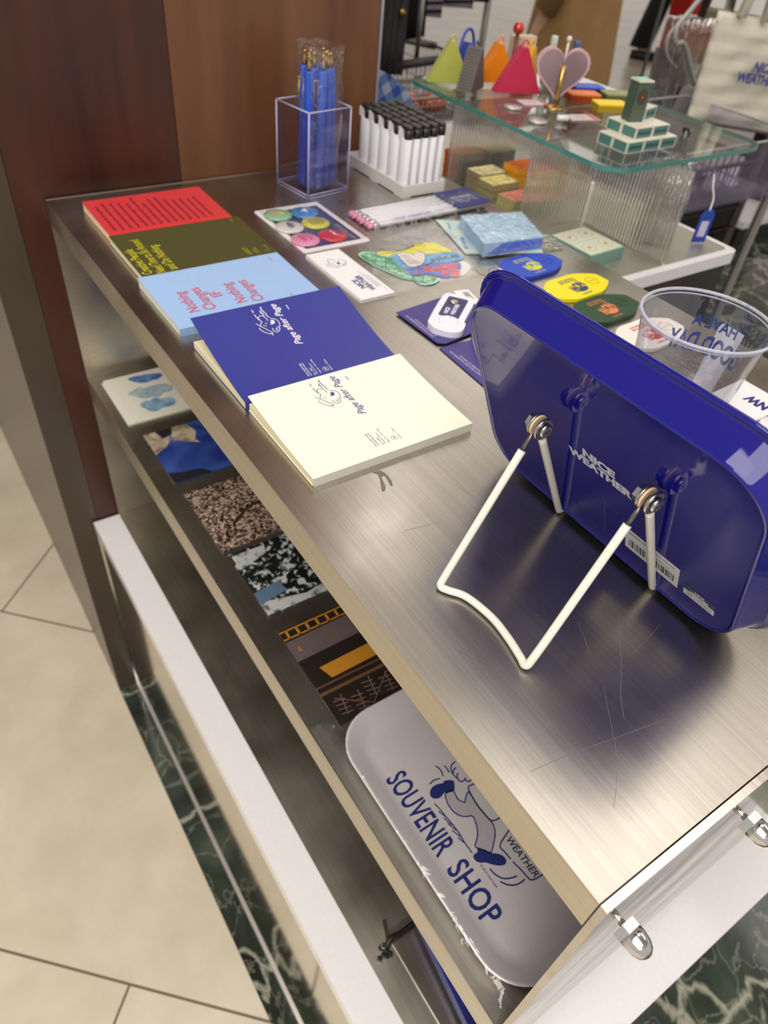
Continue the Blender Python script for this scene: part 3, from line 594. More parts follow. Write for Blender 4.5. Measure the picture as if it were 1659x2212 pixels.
def sticker(label, outline, rgb, z, deco=(), border=None):
    t = thing('sticker', label, 'sticker', (.40, .54, z), H90, 'stickers in the clear bag')
    P = closed_smooth([(p[0] / 1000, p[1] / 1000, 0) for p in outline], 3); P = [(p[0], p[1]) for p in P]
    cx = sum(p[0] for p in P) / len(P); cy = sum(p[1] for p in P) / len(P)
    bm = NB(); prism(bm, P, 0, .0002); obj('sticker_sheet', bm, ink(border or rgb), t)
    if border: bm = NB(); flat(bm, [(cx + (p[0] - cx) * .93, cy + (p[1] - cy) * .93) for p in P], .0002, .0001); obj('sticker_print', bm, ink(rgb), t)
    for rgb2, fn in deco: bm = NB(); fn(bm); obj('sticker_print', bm, ink(rgb2), t)
GREEN = [(105.4, 125.1), (100.9, 114.3), (93.0, 113.2), (85.8, 107.3), (80.3, 101.8), (69.0, 104.8), (56.9, 105.4), (44.8, 105.4), (33.9, 107.8), (26.4, 104.0), (26.2, 93.5), (18.3, 85.5), (11.4, 83.0), (6.2, 94.5), (7.0, 105.9), (13.7, 111.5), (22.3, 111.4), (30.6, 120.5), (40.9, 123.9), (54.5, 128.1), (68.4, 132.3), (78.1, 133.5), (87.9, 134.7), (100.0, 133.7)]
YEL = [(96.8, 110.8), (97.8, 104.0), (93.8, 88.0), (90.0, 82.7), (94.0, 60.7), (100.0, 54.8), (99.0, 44.1), (94.3, 31.0), (89.0, 28.2), (70.4, 23.9), (64.9, 28.1), (71.0, 53.0), (77.5, 72.4), (83.7, 101.0), (87.5, 107.7)]
def g_swirl(bm):
    for cx, cy, r in ((97, 124, 5), (88, 122, 5), (79, 116, 5), (70, 122, 5), (60, 115, 5), (50, 118, 4.5), (40, 115, 4.5), (31, 112, 4.5), (22, 104, 4.5), (14, 97, 5), (20, 93, 4)):
        ribbon(bm, [((cx + r * (1 - k / 14) * math.cos(k * .75)) / 1000, (cy + r * (1 - k / 14) * math.sin(k * .75)) / 1000) for k in range(12)], .0017, z=.0003, k=2)
sticker('long yellow sticker with red lettering at the far side of the clear bag', YEL, (232, 222, 60), .0004, [((206, 70, 50), lambda b: (text(b, 'NATURE', .036, .046, .006, z=.0002, w=.030, M=Matrix.Translation((.045, .095, 0)) @ Matrix.Rotation(-H90 * .98, 4, 'Z') @ Matrix.Translation((-.045, -.045, 0)), bold=.03),)), ((96, 92, 40), lambda b: ribbon(b, [(.093, .108), (.091, .085), (.096, .060), (.098, .044)], .0012, z=.0003))])
sticker('light blue sticker reading .nice, under the dove', [(83.2, 101.3), (86.4, 89.8), (70.1, 58.5), (65.4, 29.4), (49.2, 20.3), (42.9, 28.5), (46.0, 50.7), (50.0, 74.8), (45.6, 93.4), (49.7, 102.8), (63.2, 105.7)], (92, 168, 220), .0007,
        [((36, 60, 76), lambda b: text(b, '.nice', 0, 0, .0118, z=.0002, w=.044, bold=.02, M=Matrix.Translation((.0495, .0690, 0)) @ Matrix.Rotation(-H90 * 1.0, 4, 'Z')))])
sticker('royal blue sticker with red lettering at the right of the clear bag', [(47.4, 104.4), (45.6, 93.4), (47.6, 76.5), (46.3, 55.2), (40.8, 38.4), (28.7, 39.6), (20.4, 55.8), (11.7, 70.3), (18.5, 79.2), (29.2, 86.7), (31.5, 98.9), (35.0, 107.0)], (62, 104, 196), .0008,
        [((214, 68, 76), lambda b: (ribbon(b, [(.040, .100), (.034, .098), (.041, .094), (.034, .092)], .002, z=.0003), flat(b, [(.0426, .084), (.0432, .076), (.0385, .069), (.040, .055), (.0372, .042), (.0285, .0435), (.0225, .057), (.0165, .070), (.0235, .074), (.0288, .0685), (.0311, .0787), (.036, .087)], .0002, .0002))), ((62, 104, 196), lambda b: (ribbon(b, [(.036, .080), (.030, .062), (.036, .050)], .0011, z=.0006), ribbon(b, [(.034, .074), (.028, .058), (.033, .046)], .0011, z=.0006)))])
sticker('small red tipped sticker at the right edge of the bag', [(17.4, 62.9), (23.4, 48.7), (15.5, 51.6), (9.8, 59.2), (12.9, 66.3)], (222, 84, 74), .0009, border=(238, 226, 226))
sticker('plain white corner sticker beside the blue tray rim', [(40.5, 30.4), (26.9, 28.0), (14.2, 41.4), (9.3, 55.0), (24, 44)], (226, 224, 222), .0005)
sticker('green sticker of curling waves along the near side of the bag', GREEN, (70, 150, 104), .0010, [((176, 226, 206), g_swirl)], border=(176, 226, 206))
def dv(bm):
    for k in range(5): ribbon(bm, [(.0790 - k * .0052, .0900 + k * .0008), (.0740 - k * .005, .0810 - k * .0005)], .0012, z=.0003)
    flat(bm, circ(.0755, .0635, .0009, 8), .0003)
sticker('white dove sticker in the middle of the clear bag', [(82.9, 93.0), (84.6, 81.7), (76.0, 76.6), (72.8, 73.6), (77.7, 69.0), (78.9, 61.8), (73.6, 59.2), (62.0, 66.0), (52.9, 74.2), (47.8, 84.1), (47.3, 93.7), (51.0, 98.8), (59.6, 97.4), (68.4, 96.0), (76.7, 93.4)], (226, 214, 212), .0014, [((70, 66, 74), dv)], border=(84, 120, 160))

# ================================================================== PENCILS
pk = thing('pencil_pack', 'clear pack with a navy card label holding white pencils', 'pencil pack', (0.3150, 0.690, 0), math.radians(1.5))
bm = NB(); prism(bm, rr(.138, .197, .001, .057, .002), .0082, .0086); lb = obj('label_card', bm, ink((46, 48, 112)), pk)
bm = NB(); text(bm, 'NICE WEATHER', .150, .030, .004, z=.0087, w=.034, bold=.03); text(bm, 'PENCIL SET', .152, .023, .003, z=.0087, w=.028); obj('label_print', bm, ink((214, 212, 226)), lb)
bm = NB(); G_ = []
for i in range(23):
    r = []
    for j in range(9):
        u, v = i / 22, j / 8; r.append(bm.verts.new((-.006 + u * .211, -.003 + v * .066, .0002 + .0092 * math.sin(PI * min(1, max(0, v))) ** .35 * (1 if .04 < u < .96 else .3) + .0004 * math.sin(i * 2.1 + j))))
    G_.append(r)
for a, b in zip(G_[:-1], G_[1:]):
    for i in range(8): f = bm.faces.new((a[i], b[i], b[i + 1], a[i + 1])); f.smooth = True
obj('film_wrap', bm, film('pencil_film', a=0.07, rough=0.08, crinkle=.5, scale=40), pk)
pc = thing('pencil', 'white pencil with pink eraser lying side by side in the clear pack', 'pencil', (0, 0, 0), 0, 'white pencils in the pack')
MX = Matrix.Rotation(H90, 4, 'Y')
bm = NB(); lathe(bm, [(.0036, .014), (.0037, .016), (.0037, .186)], 6, MX); obj('shaft', bm, mat('pencil_white', (232, 230, 236), 0.35), pc)
bm = NB(); lathe(bm, [(.0037, .0065), (.0039, .008), (.0037, .010), (.0039, .012), (.0037, .0138)], 12, MX); obj('ferrule', bm, mat('silver_ferrule', (205, 205, 210), 0.3, 1.0), pc)
bm = NB(); lathe(bm, [(.0026, -.0015), (.0034, 0), (.0035, .0064)], 12, MX); obj('eraser', bm, mat('pink_eraser', (228, 150, 186), 0.6), pc)
for i in range(6):
    p = pc if i == 0 else copy_tree(pc); p['label'] = 'white pencil with pink eraser in the clear pack, %s' % ('nearest the camera', 'second from the camera', 'third from the camera', 'fourth from the camera', 'second from the far side', 'farthest one')[i]; p.location = (.3170 - .0002 * i + .0012 * (i % 2), .6965 + .0086 * i, Z0 + .0040); p.rotation_euler = (0, 0, math.radians(1.5))
bm = NB(); text(bm, 'nice weather', .352, .6935, .0046, z=.0078, w=.060, bold=.01); text(bm, 'SOUVENIR SHOP', .318 + .012, .6905, .0026, z=.0078, w=.10)
o = obj('pack_print', bm, ink((120, 126, 190)), pk); o.location = (-.315, -.690, .0014)

# ================================================================== STICKY NOTES
sn = thing('sticky_note_pack', 'light blue sticky note pad on a printed card in film, at the counter edge', 'sticky notes', (0, 0, 0))
bm = NB(); prism(bm, [(.3850, .5920), (.4765, .5570), (.5120, .628), (.4120, .688)], .0010, .0022); obj('backing_card', bm, pattern('aqua_card', [(0.4, (176, 206, 212)), (0.6, (214, 216, 196))], 30, 3, 0.5), sn)
bm = NB(); text(bm, 'NICE WEATHER', 0, 0, .004, w=.034, bold=.03, M=Matrix.Translation((.3950, .6000, .0023)) @ Matrix.Rotation(math.radians(62), 4, 'Z')); text(bm, 'memo pad', 0, 0, .004, w=.02, M=Matrix.Translation((.412, .655, .0023)) @ Matrix.Rotation(math.radians(62), 4, 'Z')); obj('card_print', bm, ink((110, 122, 170)), sn)
PADQ = [(.3965, .5760), (.4785, .5640), (.5060, .6350), (.4230, .6540)]
bm = NB(); prism(bm, PADQ, .0024, .0180); obj('pad', bm, pattern('cloudy_blue_paper', [(0.35, (150, 190, 224)), (0.65, (176, 208, 234))], 45, 4, 0.55), sn, .0005)
bm = NB(); Q = PADQ
a = Vector(Q[0]); b = Vector(Q[1]); nrm = Vector((.146, -.989)) * .0003
vs = [bm.verts.new(p) for p in ((a.x + (b.x - a.x) * .05 + nrm.x, a.y + (b.y - a.y) * .05 + nrm.y, .004), (b.x + nrm.x, b.y + nrm.y, .004), (b.x + nrm.x, b.y + nrm.y, .0165), (a.x + (b.x - a.x) * .3 + nrm.x, a.y + (b.y - a.y) * .3 + nrm.y, .0165))]; bm.faces.new(vs); obj('side_print', bm, ink((92, 120, 226)), sn)
rd = random.Random(4); bm = NB(); lps = []
for k, (z, e) in enumerate(((.0026, .0045), (.0100, .002), (.0188, .0012), (.0190, -.006))):
    cx = sum(p[0] for p in PADQ) / 4; cy = sum(p[1] for p in PADQ) / 4; lp = []
    for i in range(4):
        p, q = Vector(PADQ[i]), Vector(PADQ[(i + 1) % 4])
        for j in range(8):
            s_ = p + (q - p) * j / 8; d_ = (s_ - Vector((cx, cy))).normalized() * (e + rd.uniform(-.0008, .0008)); lp.append((s_.x + d_.x, s_.y + d_.y, z + rd.uniform(-.0005, .0005)))
    lps.append(lp)
loft(bm, lps, False, True, None, False); obj('film_wrap', bm, film('pad_film', a=0.10, rough=0.06, crinkle=.9, scale=60), sn)
bm = NB(); prism(bm, [(.480, .560), (.512, .556), (.5225, .590), (.508, .634)], .0022, .0026); obj('film_flap', bm, film('flap_film', a=0.25, rough=0.12, crinkle=1.0, scale=70), sn)

# ================================================================== KEY TAGS
def key_tag(rgb, irgb, label, cx, cy, rot, clip=False):
    t = thing('key_tag', label, 'key tag', (cx, cy, 0), rot, 'plastic motel key tags on the counter')
    pts = [(.0465, .005), (.0440, .0115), (.0215, .0230), (.0000, .0236), (-.0215, .0230), (-.0400, .0110), (-.0430, .004), (-.0430, -.004), (-.0400, -.0110), (-.0215, -.0230), (.0000, -.0236), (.0215, -.0230), (.0440, -.0115), (.0465, -.005)]
    P = [(p[0], p[1]) for p in closed_smooth([(p[0], p[1], 0) for p in pts], 3)]
    bm = NB(); prism(bm, P, .0006, .0046); obj('tag_body', bm, mat('tag_%d_%d_%d' % rgb, rgb, 0.4), t, .0007)
    T_ = Matrix.Rotation(PI, 4, 'Z')          # the print faces the far side of the counter
    bm = NB(); zt = .0047
    text(bm, 'NOW', .0, -.004, .0115, z=zt, w=.026, bold=.05, align='C', M=T_ @ Matrix.Rotation(.35, 4, 'Z'))
    flat(bm, [(-.002 + .010 * math.cos(a), .007 + .0065 * math.sin(a)) for a in [PI * k / 12 + .4 for k in range(13)]], zt, M=T_)
    for s, y, w in (('WELCOME TO', .0165, .016), ('NICE WEATHER', -.0125, .026), ('SOUVENIR SHOP', -.0165, .024)): text(bm, s, .0, y, .0026, z=zt, w=w, bold=.02, align='C', M=T_)
    obj('tag_print', bm, ink(irgb), t)
    bm = NB(); lp = circ(-.027, 0, .0068, 22); dk = tuple(int(v * .72) for v in rgb)
    lp = circ(.028, 0, .0078, 22); ribbon(bm, lp + [lp[0]], .0007, z=zt, k=1); text(bm, 'EST. 2020', .0, -.001, .002, z=zt, w=.011, align='C', M=Matrix.Translation((.028, 0, 0)) @ T_); obj('embossed_seal', bm, ink(dk), t)
    bm = NB(); lp = [(-.040 - .0105 + .0105 * math.cos(a), .0105 * math.sin(a), .0045 + .003 * math.sin(a)) for a in [2 * PI * k / 28 for k in range(29)]]
    tube(bm, lp, .0008, 8); obj('split_ring', bm, mat('ring_metal', (200, 190, 170), 0.2, 1.0), t)
    bm = NB()
    for k in range(5):
        a = .5 + k * .4; x = -.050 - .009 * math.cos(a) - k * .003; y = .014 + k * .004
        l2 = [(x + .0022 * math.cos(b), y + .0014 * math.sin(b), .002 + .001 * math.sin(b + k)) for b in [2 * PI * q / 10 for q in range(11)]]; tube(bm, l2, .0005, 5)
    obj('chain', bm, mat('ring_metal', (200, 190, 170), 0.2, 1.0), t)
key_tag((24, 66, 190), (206, 214, 70), 'blue key tag with yellow print, farthest of the row behind the tray', .4315, .5330, math.radians(3))
key_tag((236, 222, 20), (54, 56, 110), 'yellow key tag with navy print, second of the row', .4440, .4705, math.radians(4))
key_tag((28, 66, 40), (216, 130, 76), 'dark green key tag with orange print, third of the row', .4370, .4190, math.radians(3))
key_tag((238, 228, 220), (196, 44, 50), 'cream key tag with red print, partly behind the clear cup', .4400, .3600, math.radians(3))

# ================================================================== CUP, PAPER, ROUND THING
cp = thing('cup', 'clear plastic cup with blue lettering standing behind the blue tray', 'cup', (0.3215, 0.243, 0))
CUPM = film('clear_cup_plastic', (235, 238, 250), 0.13, 0.03, 0.35, 22, tint=(240, 241, 246))
bm = NB(); lathe(bm, [(.0335, .001), (.0345, .006), (.0478, .103)], 48, None, False); obj('cup_wall', bm, CUPM, cp)
bm = NB(); lathe(bm, [(.0001, .0012), (.0335, .001)], 48, None, False); obj('cup_bottom', bm, CUPM, cp)
bm = NB(); tube(bm, [(.0495 * math.cos(a), .0495 * math.sin(a), .1055) for a in [2 * PI * k / 60 for k in range(61)]], .0014, 8)
tube(bm, [(.0484 * math.cos(a), .0484 * math.sin(a), .1025) for a in [2 * PI * k / 60 for k in range(61)]], .0007, 6)
obj('rim', bm, mat('cup_rim', (205, 208, 226), 0.08, alpha=0.55), cp)
def cuptext(bm, s, a0, z, h, w, bold=.03):
    b2 = NB(); text(b2, s, 0, 0, h, w=w, bold=bold, align='C')
    for v in b2.verts:
        zz = z + v.co.y; r = .0345 + (.0478 - .0345) * (zz - .006) / .097 + .0003; a = a0 + v.co.x / r
        v.co = Vector((r * math.cos(a), r * math.sin(a), zz))
    me = bpy.data.meshes.new('x'); b2.to_mesh(me); b2.free(); bm.from_mesh(me); bpy.data.meshes.remove(me)
bm = NB(); A0 = math.radians(18)
cuptext(bm, 'HAVE A', A0, .079, .0085, .038); cuptext(bm, 'GOOD DAY', A0, .058, .0150, .064); obj('cup_print', bm, ink((60, 78, 150)), cp)
bm = NB(); K_ = 10
G_ = [[bm.verts.new(((.0342 + .0133 * (z - .006) / .097 + .0008) * math.cos(A0 - .55 + .055 * i), (.0342 + .0133 * (z - .006) / .097 + .0008) * math.sin(A0 - .55 + .055 * i), z)) for i in range(K_)] for z in (.028, .05, .07, .086)]
for a, b in zip(G_[:-1], G_[1:]):
    for i in range(K_ - 1): bm.faces.new((a[i], a[i + 1], b[i + 1], b[i]))
obj('paper_patch', bm, mat('white_paper', (236, 234, 236), 0.55), cp)
cd = thing('card', 'white card with a navy mark beside the clear cup', 'card', (.4650, .2130, 0), math.radians(92))
bm = NB(); box(bm, 0, .048, 0, .056, 0, .0008); obj('card_sheet', bm, mat('white_paper', (236, 234, 236), 0.55), cd)
bm = NB(); text(bm, 'NW', .006, .018, .012, z=.0008, w=.022, bold=.06); obj('card_print', bm, ink((48, 40, 130)), cd)
bm = NB(); lathe(bm, [(.016, 0), (.018, .001), (.018, .006), (.0165, .0072), (.0001, .0075)], 36)
one('round_magnet', 'round white disc lying by the near edge of the card', 'disc', bm, mat('white_gloss_acrylic', (232, 230, 232), 0.12), (.4150, .1900, 0))

# ================================================================== PURPLE CARDS WITH CLIPS
def clip_card(label, quad, txt, z):
    t = thing('backing_card', label, 'card', (0, 0, 0), 0, 'purple cards carrying white clips')
    bm = NB(); prism(bm, quad, z, z + .0009); obj('card_sheet', bm, ink((66, 56, 128)), t)
    bm = NB(); text(bm, txt[0], 0, .0052, .0021, w=.046, bold=.01, M=Matrix.Translation((quad[0][0] + .0045, quad[0][1] - .056 + .0005, z + .0010)) @ Matrix.Rotation(H90, 4, 'Z') @ Matrix.Translation((0, -.007, 0)))
    text(bm, txt[1], 0, .0015, .0021, w=.036, bold=.01, M=Matrix.Translation((quad[0][0] + .0045, quad[0][1] - .056 + .0005, z + .0010)) @ Matrix.Rotation(H90, 4, 'Z') @ Matrix.Translation((0, -.007, 0)))
    obj('card_print', bm, ink((208, 196, 226)), t); return t
clip_card('purple card with white clip in front of the tray corner, farther one', [(.2287, .5080), (.2310, .4420), (.2380, .4372), (.3060, .4460), (.3160, .5180)], ('NICE WEATHER SOUVENIR CLIP', 'DESIGNED IN SEOUL'), .0016)
clip_card('purple card with white clip in front of the tray corner, nearer one', [(.2290, .4350), (.2262, .3640), (.2980, .3600), (.3000, .4330)], ('NICE WEATHER SOUVENIR CLIP', 'DESIGNED IN SEOUL'), .0003)
def wclip(label, x, y, rz, z):
    t = thing('clip', label, 'clip', (x, y, z), rz, 'white clips on the purple cards')
    k_ = 1.28
    O = [(-.030, .012), (-.036, .004), (-.036, -.008), (-.030, -.014), (-.018, -.014), (-.014, -.012), (.020, -.012), (.026, -.006), (.026, .008), (.020, .014), (-.022, .014)]
    P = [(p[0], p[1]) for p in closed_smooth([(p[0], p[1], 0) for p in O], 3)]
    P = [(a * k_, b * k_) for a, b in P]; bm = NB(); prism(bm, P, 0, .0060); obj('clip_body', bm, mat('clip_white', (226, 226, 236), 0.3, coat=.4), t, .0012)
    bm = NB(); prism(bm, rr(-.018, .026, -.009, .012, .002), .0061, .0063); obj('clip_panel', bm, ink((50, 48, 104)), t)
    bm = NB(); text(bm, 'NICE', -.012, .004, .004, z=.0063, w=.013, bold=.04); text(bm, 'WEATHER', -.012, -.003, .004, z=.0063, w=.024, bold=.04); obj('clip_print', bm, ink((226, 226, 240)), t)
    bm = NB(); lathe(bm, [(.0001, .0062), (.0045, .0062), (.005, .0072), (.0038, .0078), (.0001, .0079)], 20, Matrix.Translation((.015, .004, 0))); obj('screw', bm, mat('ring_metal', (200, 190, 170), 0.2, 1.0), t)
    bm = NB(); lp = [(-.0255 + .0085 * math.cos(a), -.001 + .0095 * math.sin(a), .0062) for a in [2 * PI * k / 24 for k in range(25)]]; tube(bm, lp, .0009, 6); obj('finger_dish', bm, mat('clip_white', (226, 226, 236), 0.3), t)
wclip('white clip on the farther purple card', .2790, .4790, math.radians(38), .0026)
wclip('white clip on the nearer purple card, mostly behind the tray', .2740, .4080, math.radians(60), .0013)
bm = NB(); box(bm, 0, .018, 0, .032, 0, .0005); pt = one('price_label', 'small white barcode label beside the farther clip', 'label', bm, mat('white_paper', (236, 234, 236), 0.55), (.3035, .4885, .0030), math.radians(-12))
bm = NB(); barcode(bm, .010, .028, .003, .010, .0006, Matrix.Rotation(H90, 4, 'Z') @ Matrix.Translation((0, -.018, 0))); obj('barcode', bm, ink((60, 60, 70)), pt)

# ================================================================== BLUE ENAMEL TRAY ON ITS WIRE EASEL
def tray_shell(W_, H_, r, d, m, lip, th=0.0012, seg=10):
    """pan: flat panel at z=0, walls flaring by m to depth d, rolled lip"""
    def L_(o, z): return [(p[0], p[1], z) for p in rr(-o, W_ + o, -o, H_ + o, r + o, seg)]
    b = NB()
    loops = [L_(-.016, 0.0), L_(-.0016, 0.0), L_(-.0008, -.0002), L_(-.0002, -.0009), L_(.0006, -.0013), L_(.0014, -.0010), L_(.0020, -.0002), L_(.0024, .0008), L_(m * .93, d - .001), L_(m, d - .0002), L_(m + lip * .5, d - .0004), L_(m + lip * .92, d + .0002), L_(m + lip, d + .0013), L_(m + lip * .85, d + .0026), L_(m + lip * .4, d + .0030), L_(m - .0006, d + .0022), L_(m * .9 - th, d), L_(.0005 - th, .0026), L_(-.003, th + .0002), L_(-.016, th)]
    loft(b, loops, True, True, None, True); return b
lean, yaw = 0.4073, -0.0173
uX = Vector((math.sin(yaw), math.cos(yaw), 0)); nH = Vector((-math.cos(yaw), math.sin(yaw), 0)); uY = Vector((0, 0, 1)) * math.cos(lean) + nH * math.sin(lean); uZ = uX.cross(uY)
TM = Matrix(((uX.x, uY.x, uZ.x, .1738), (uX.y, uY.y, uZ.y, .0671), (uX.z, uY.z, uZ.z, .0063), (0, 0, 0, 1)))
PW, PH = 0.2121, 0.1630
dt = thing('serving_tray', 'royal blue enamel tray propped upright on a white wire easel, seen from behind', 'tray', mtx=TM)
EN = mat('blue_enamel', (18, 18, 118), 0.06, spec=0.5, vary=0.01)
obj('tray_pan', tray_shell(PW, PH, .030, .0165, .0095, .0040), EN, dt)
TB = Matrix.Translation((PW, 0, 0)) @ Matrix.Rotation(PI, 4, 'Y')
bm = NB(); text(bm, 'NICE', .0935, .0860, .0062, w=.0265, bold=.06, M=TB); text(bm, 'WEATHER', .0812, .0780, .0062, w=.0525, bold=.06, M=TB); obj('maker_mark', bm, ink((196, 196, 206)), dt)
LM = TB @ Matrix.Translation((.1300, .0200, 0))
bm = NB(); box(bm, 0, .0428, 0, .0235, .0001, .0002, LM); lab = obj('barcode_label', bm, mat('label_paper', (206, 204, 206), 0.5), dt)
bm = NB(); text(bm, 'SERVING TRAY', .003, .0195, .0016, z=.00025, w=.016, M=LM); text(bm, 'NICE WEATHER SOUVENIR SHOP', .018, .0195, .0013, z=.00025, w=.021, M=LM); barcode(bm, .0035, .0175, .0045, .0125, .0004, LM); barcode(bm, .0200, .0395, .0045, .0125, .0004, LM, 9); text(bm, '8809000123', .022, .0145, .0012, z=.00025, w=.013, M=LM); obj('label_print', bm, ink((46, 46, 52)), lab)
LM2 = TB @ Matrix.Translation((.1775, .0215, 0)) @ Matrix.Rotation(.03, 4, 'Z')
bm = NB(); box(bm, 0, .0225, 0, .0062, .0001, .0002, LM2); pr = obj('price_label', bm, mat('label_paper', (206, 204, 206), 0.5), dt)
bm = NB(); box(bm, 0, .0225, .0063, .0125, .0001, .0002, LM2); obj('price_header', bm, ink((30, 32, 78)), pr)
bm = NB(); text(bm, 'NICE', .008, .0094, .0017, z=.00025, w=.007, bold=.05, M=LM2); text(bm, 'WEATHER', .0045, .0070, .0017, z=.00025, w=.014, bold=.05, M=LM2); obj('header_print', bm, ink((214, 214, 222)), pr)
bm = NB(); text(bm, '₩19000', .002, .0014, .0036, z=.00025, w=.0185, M=LM2); obj('price_print', bm, ink((150, 150, 150)), pr)
bm = NB(); ribbon(bm, [(.112, .052), (.112, .018), (.1275, .012)], .0003, k=1, M=TB); ribbon(bm, [(.112, .052), (.124, .0505)], .0003, k=1, M=TB); obj('tape_outline', bm, mat('label_edge', (84, 84, 140), .4), dt)

es = thing('wire_easel', 'white coated wire easel holding up the blue tray', 'easel', (0, 0, 0))
WH = mat('white_vinyl', (232, 226, 214), 0.25, coat=0.3); BW = mat('bare_wire', (120, 118, 120), 0.35, 1.0); ZN = mat('zinc', (168, 166, 166), 0.28, 1.0)
BL = Vector((.1150, .2065, .1010)); BR = Vector((.1215, .1272, .1030)); FL = Vector((.0500, .1958, .0028)); FR = Vector((.0572, .1192, .0028)); TL = Vector((.1700, .2100, .0028)); TR = Vector((.1735, .1240, .0028))
def lerp(a, b, t): return a + (b - a) * t
wr = .0026
bm = NB(); path = [lerp(BL, FL, .15), lerp(BL, FL, .5), lerp(BL, FL, .93)] 
path += [FL + Vector((-.0002, -.0012, .0004)), FL + Vector((.0018, -.0062, 0)), Vector((.0590, .1790, .0027)), Vector((.0625, .1580, .0027)), Vector((.0610, .1400, .0027)), FR + Vector((.0010, .0070, 0)), FR + Vector((-.0004, .0012, .0004)), lerp(BR, FR, .93), lerp(BR, FR, .5), lerp(BR, FR, .15)]
tube(bm, smooth_path(path, 6), wr, 14); obj('back_leg', bm, WH, es)
for a_, b_ in ((BL, FL), (BR, FR)):
    bm = NB(); tube(bm, [lerp(a_, b_, .16), a_], .0015, 8); obj('bare_wire_end', bm, BW, es)
for Bq, Tq in ((BL, TL), (BR, TR)):
    bm = NB(); a = Bq + Vector((.003, -.003, -.008))
    tube(bm, smooth_path([a, lerp(a, Tq, .5), lerp(a, Tq, .94), Tq + Vector((.0012, 0, .0004)), Tq + Vector((.010, .001, 0)), Tq + Vector((.030, .001, 0)), Tq + Vector((.040, .001, .0006)), Tq + Vector((.0435, .001, .004)), Tq + Vector((.0445, .001, .018))], 6), wr, 14); obj('front_hook', bm, WH, es)
    bm = NB(); MM = Matrix.Translation(Bq) @ Matrix.Rotation(-PI / 2, 4, 'X') @ Matrix.Translation((0, 0, -.0085))
    # stack of washers along the hinge axis; near end carries the screw head
    lathe(bm, [(.0035, 0), (.0045, .001), (.0045, .0022), (.0040, .0024)], 20, MM); hs = obj('hinge_bolt', bm, ZN, es)
    bm = NB(); lathe(bm, [(.0068, .0026), (.0072, .0030), (.0072, .0044), (.0068, .0048)], 24, MM); lathe(bm, [(.0030, .0048), (.0030, .0072)], 16, MM); lathe(bm, [(.0070, .0090), (.0072, .0094), (.0072, .0106), (.0068, .011)], 24, MM); obj('washer', bm, ZN, hs)
    bm = NB(); lathe(bm, [(.0066, .0073), (.0069, .0076), (.0069, .0086), (.0066, .0089)], 24, MM); obj('nylon_washer', bm, mat('cream_nylon', (216, 186, 150), 0.45), hs)
    bm = NB(); loft(bm, [[(q[0], q[1], z) for q in circ(0, 0, .0052, 6)] for z in (.0111, .0145)], True, True, MM); obj('nut', bm, ZN, hs, .0004)
    bm = NB(); box(bm, -.0024, .0024, -.0004, .0004, -.0002, .0004, MM); box(bm, -.0004, .0004, -.0024, .0024, -.0003, .0003, MM); obj('cross_slot', bm, BW, hs)

# ================================================================== GOODS ON THE MIDDLE SHELF
ZM = -0.25
def shelfthing(name, label, cat, y0, y1, x0=0.022, H=.150, group=None): return thing(name, label, cat, (x0 + H, y0, ZM), H90, group)
# cloud postcards
t = thing('postcard_stack', 'small stack of cream postcards printed with three painted blue clouds', 'postcards', (.163, .783, ZM), H90)
bm = NB(); prism(bm, rr(0, .110, 0, .150, .001), 0, .0012); prism(bm, rr(.002, .116, -.002, .147, .001), .0013, .0024); prism(bm, rr(-.001, .109, .001, .151, .001), .0025, .0034); obj('cards', bm, mat('cream_card', (226, 222, 206), 0.6), t)
for i, (P, c1, c2) in enumerate((([(16.8, 109.1), (24.4, 101.2), (22.5, 93.6), (26.0, 85.0), (20.4, 77.8), (19.3, 67.7), (10.4, 61.7), (0.2, 64.7), (-2.7, 74.3), (-1.5, 84.2), (-5.2, 91.8), (-2.4, 101.0), (4.9, 104.3)], (96, 142, 176), (160, 188, 200)), ([(50.6, 114.4), (55.5, 104.4), (59.7, 96.6), (55.3, 87.7), (56.0, 76.9), (55.0, 66.5), (50.5, 57.5), (41.8, 52.3), (32.5, 58.2), (31.9, 69.1), (26.2, 77.6), (29.0, 87.1), (29.1, 97.4), (35.2, 103.4), (42.1, 109.2)], (136, 162, 172), (176, 192, 194)), ([(86.8, 101.6), (88.6, 92.5), (87.7, 82.2), (85.9, 69.9), (82.3, 58.2), (76.0, 54.1), (68.1, 63.7), (68.1, 72.3), (66.5, 81.4), (69.9, 90.8), (77.8, 98.5)], (58, 92, 156), (112, 146, 190)))):
    Q_ = [(p[0] / 1000 + .014 + .004, p[1] / 1000 + .013) for p in P]; Q_ = [(p[0], p[1]) for p in closed_smooth([(a, b, 0) for a, b in Q_], 3)]
    cx = sum(p[0] for p in Q_) / len(Q_); cy = sum(p[1] for p in Q_) / len(Q_)
    bm = NB(); flat(bm, Q_, .0034 + .00003 * i, .0001); cl = obj('painted_cloud', bm, pattern('cloud_wash_%d' % i, [(0.35, c1), (0.65, c2)], 90, 5, .6), t)
t = shelfthing('photo_card', 'photo card of cream buildings against a blue sky, in a clear sleeve', 'photo card', .647, .755)
def photo(t, y0, y1, m, w=None, H=.150):
    L_ = y1 - y0
    bm = NB(); box(bm, 0, L_, 0, H, .0004, .0012); p = obj('photo_print', bm, m, t)
    bm = NB(); box(bm, -.003, L_ + .003, -.002, H + .003, .0001, .0003); box(bm, -.003, L_ + .003, -.002, H + .003, .0017, .0019)
    for k in range(3): tube(bm, [(-.003, H * k / 2, .001), (L_ + .003, H * k / 2, .001)], .0003, 5)
    obj('sleeve', bm, film('sleeve_film', a=0.07, rough=0.07, crinkle=.35, scale=18), t); return p
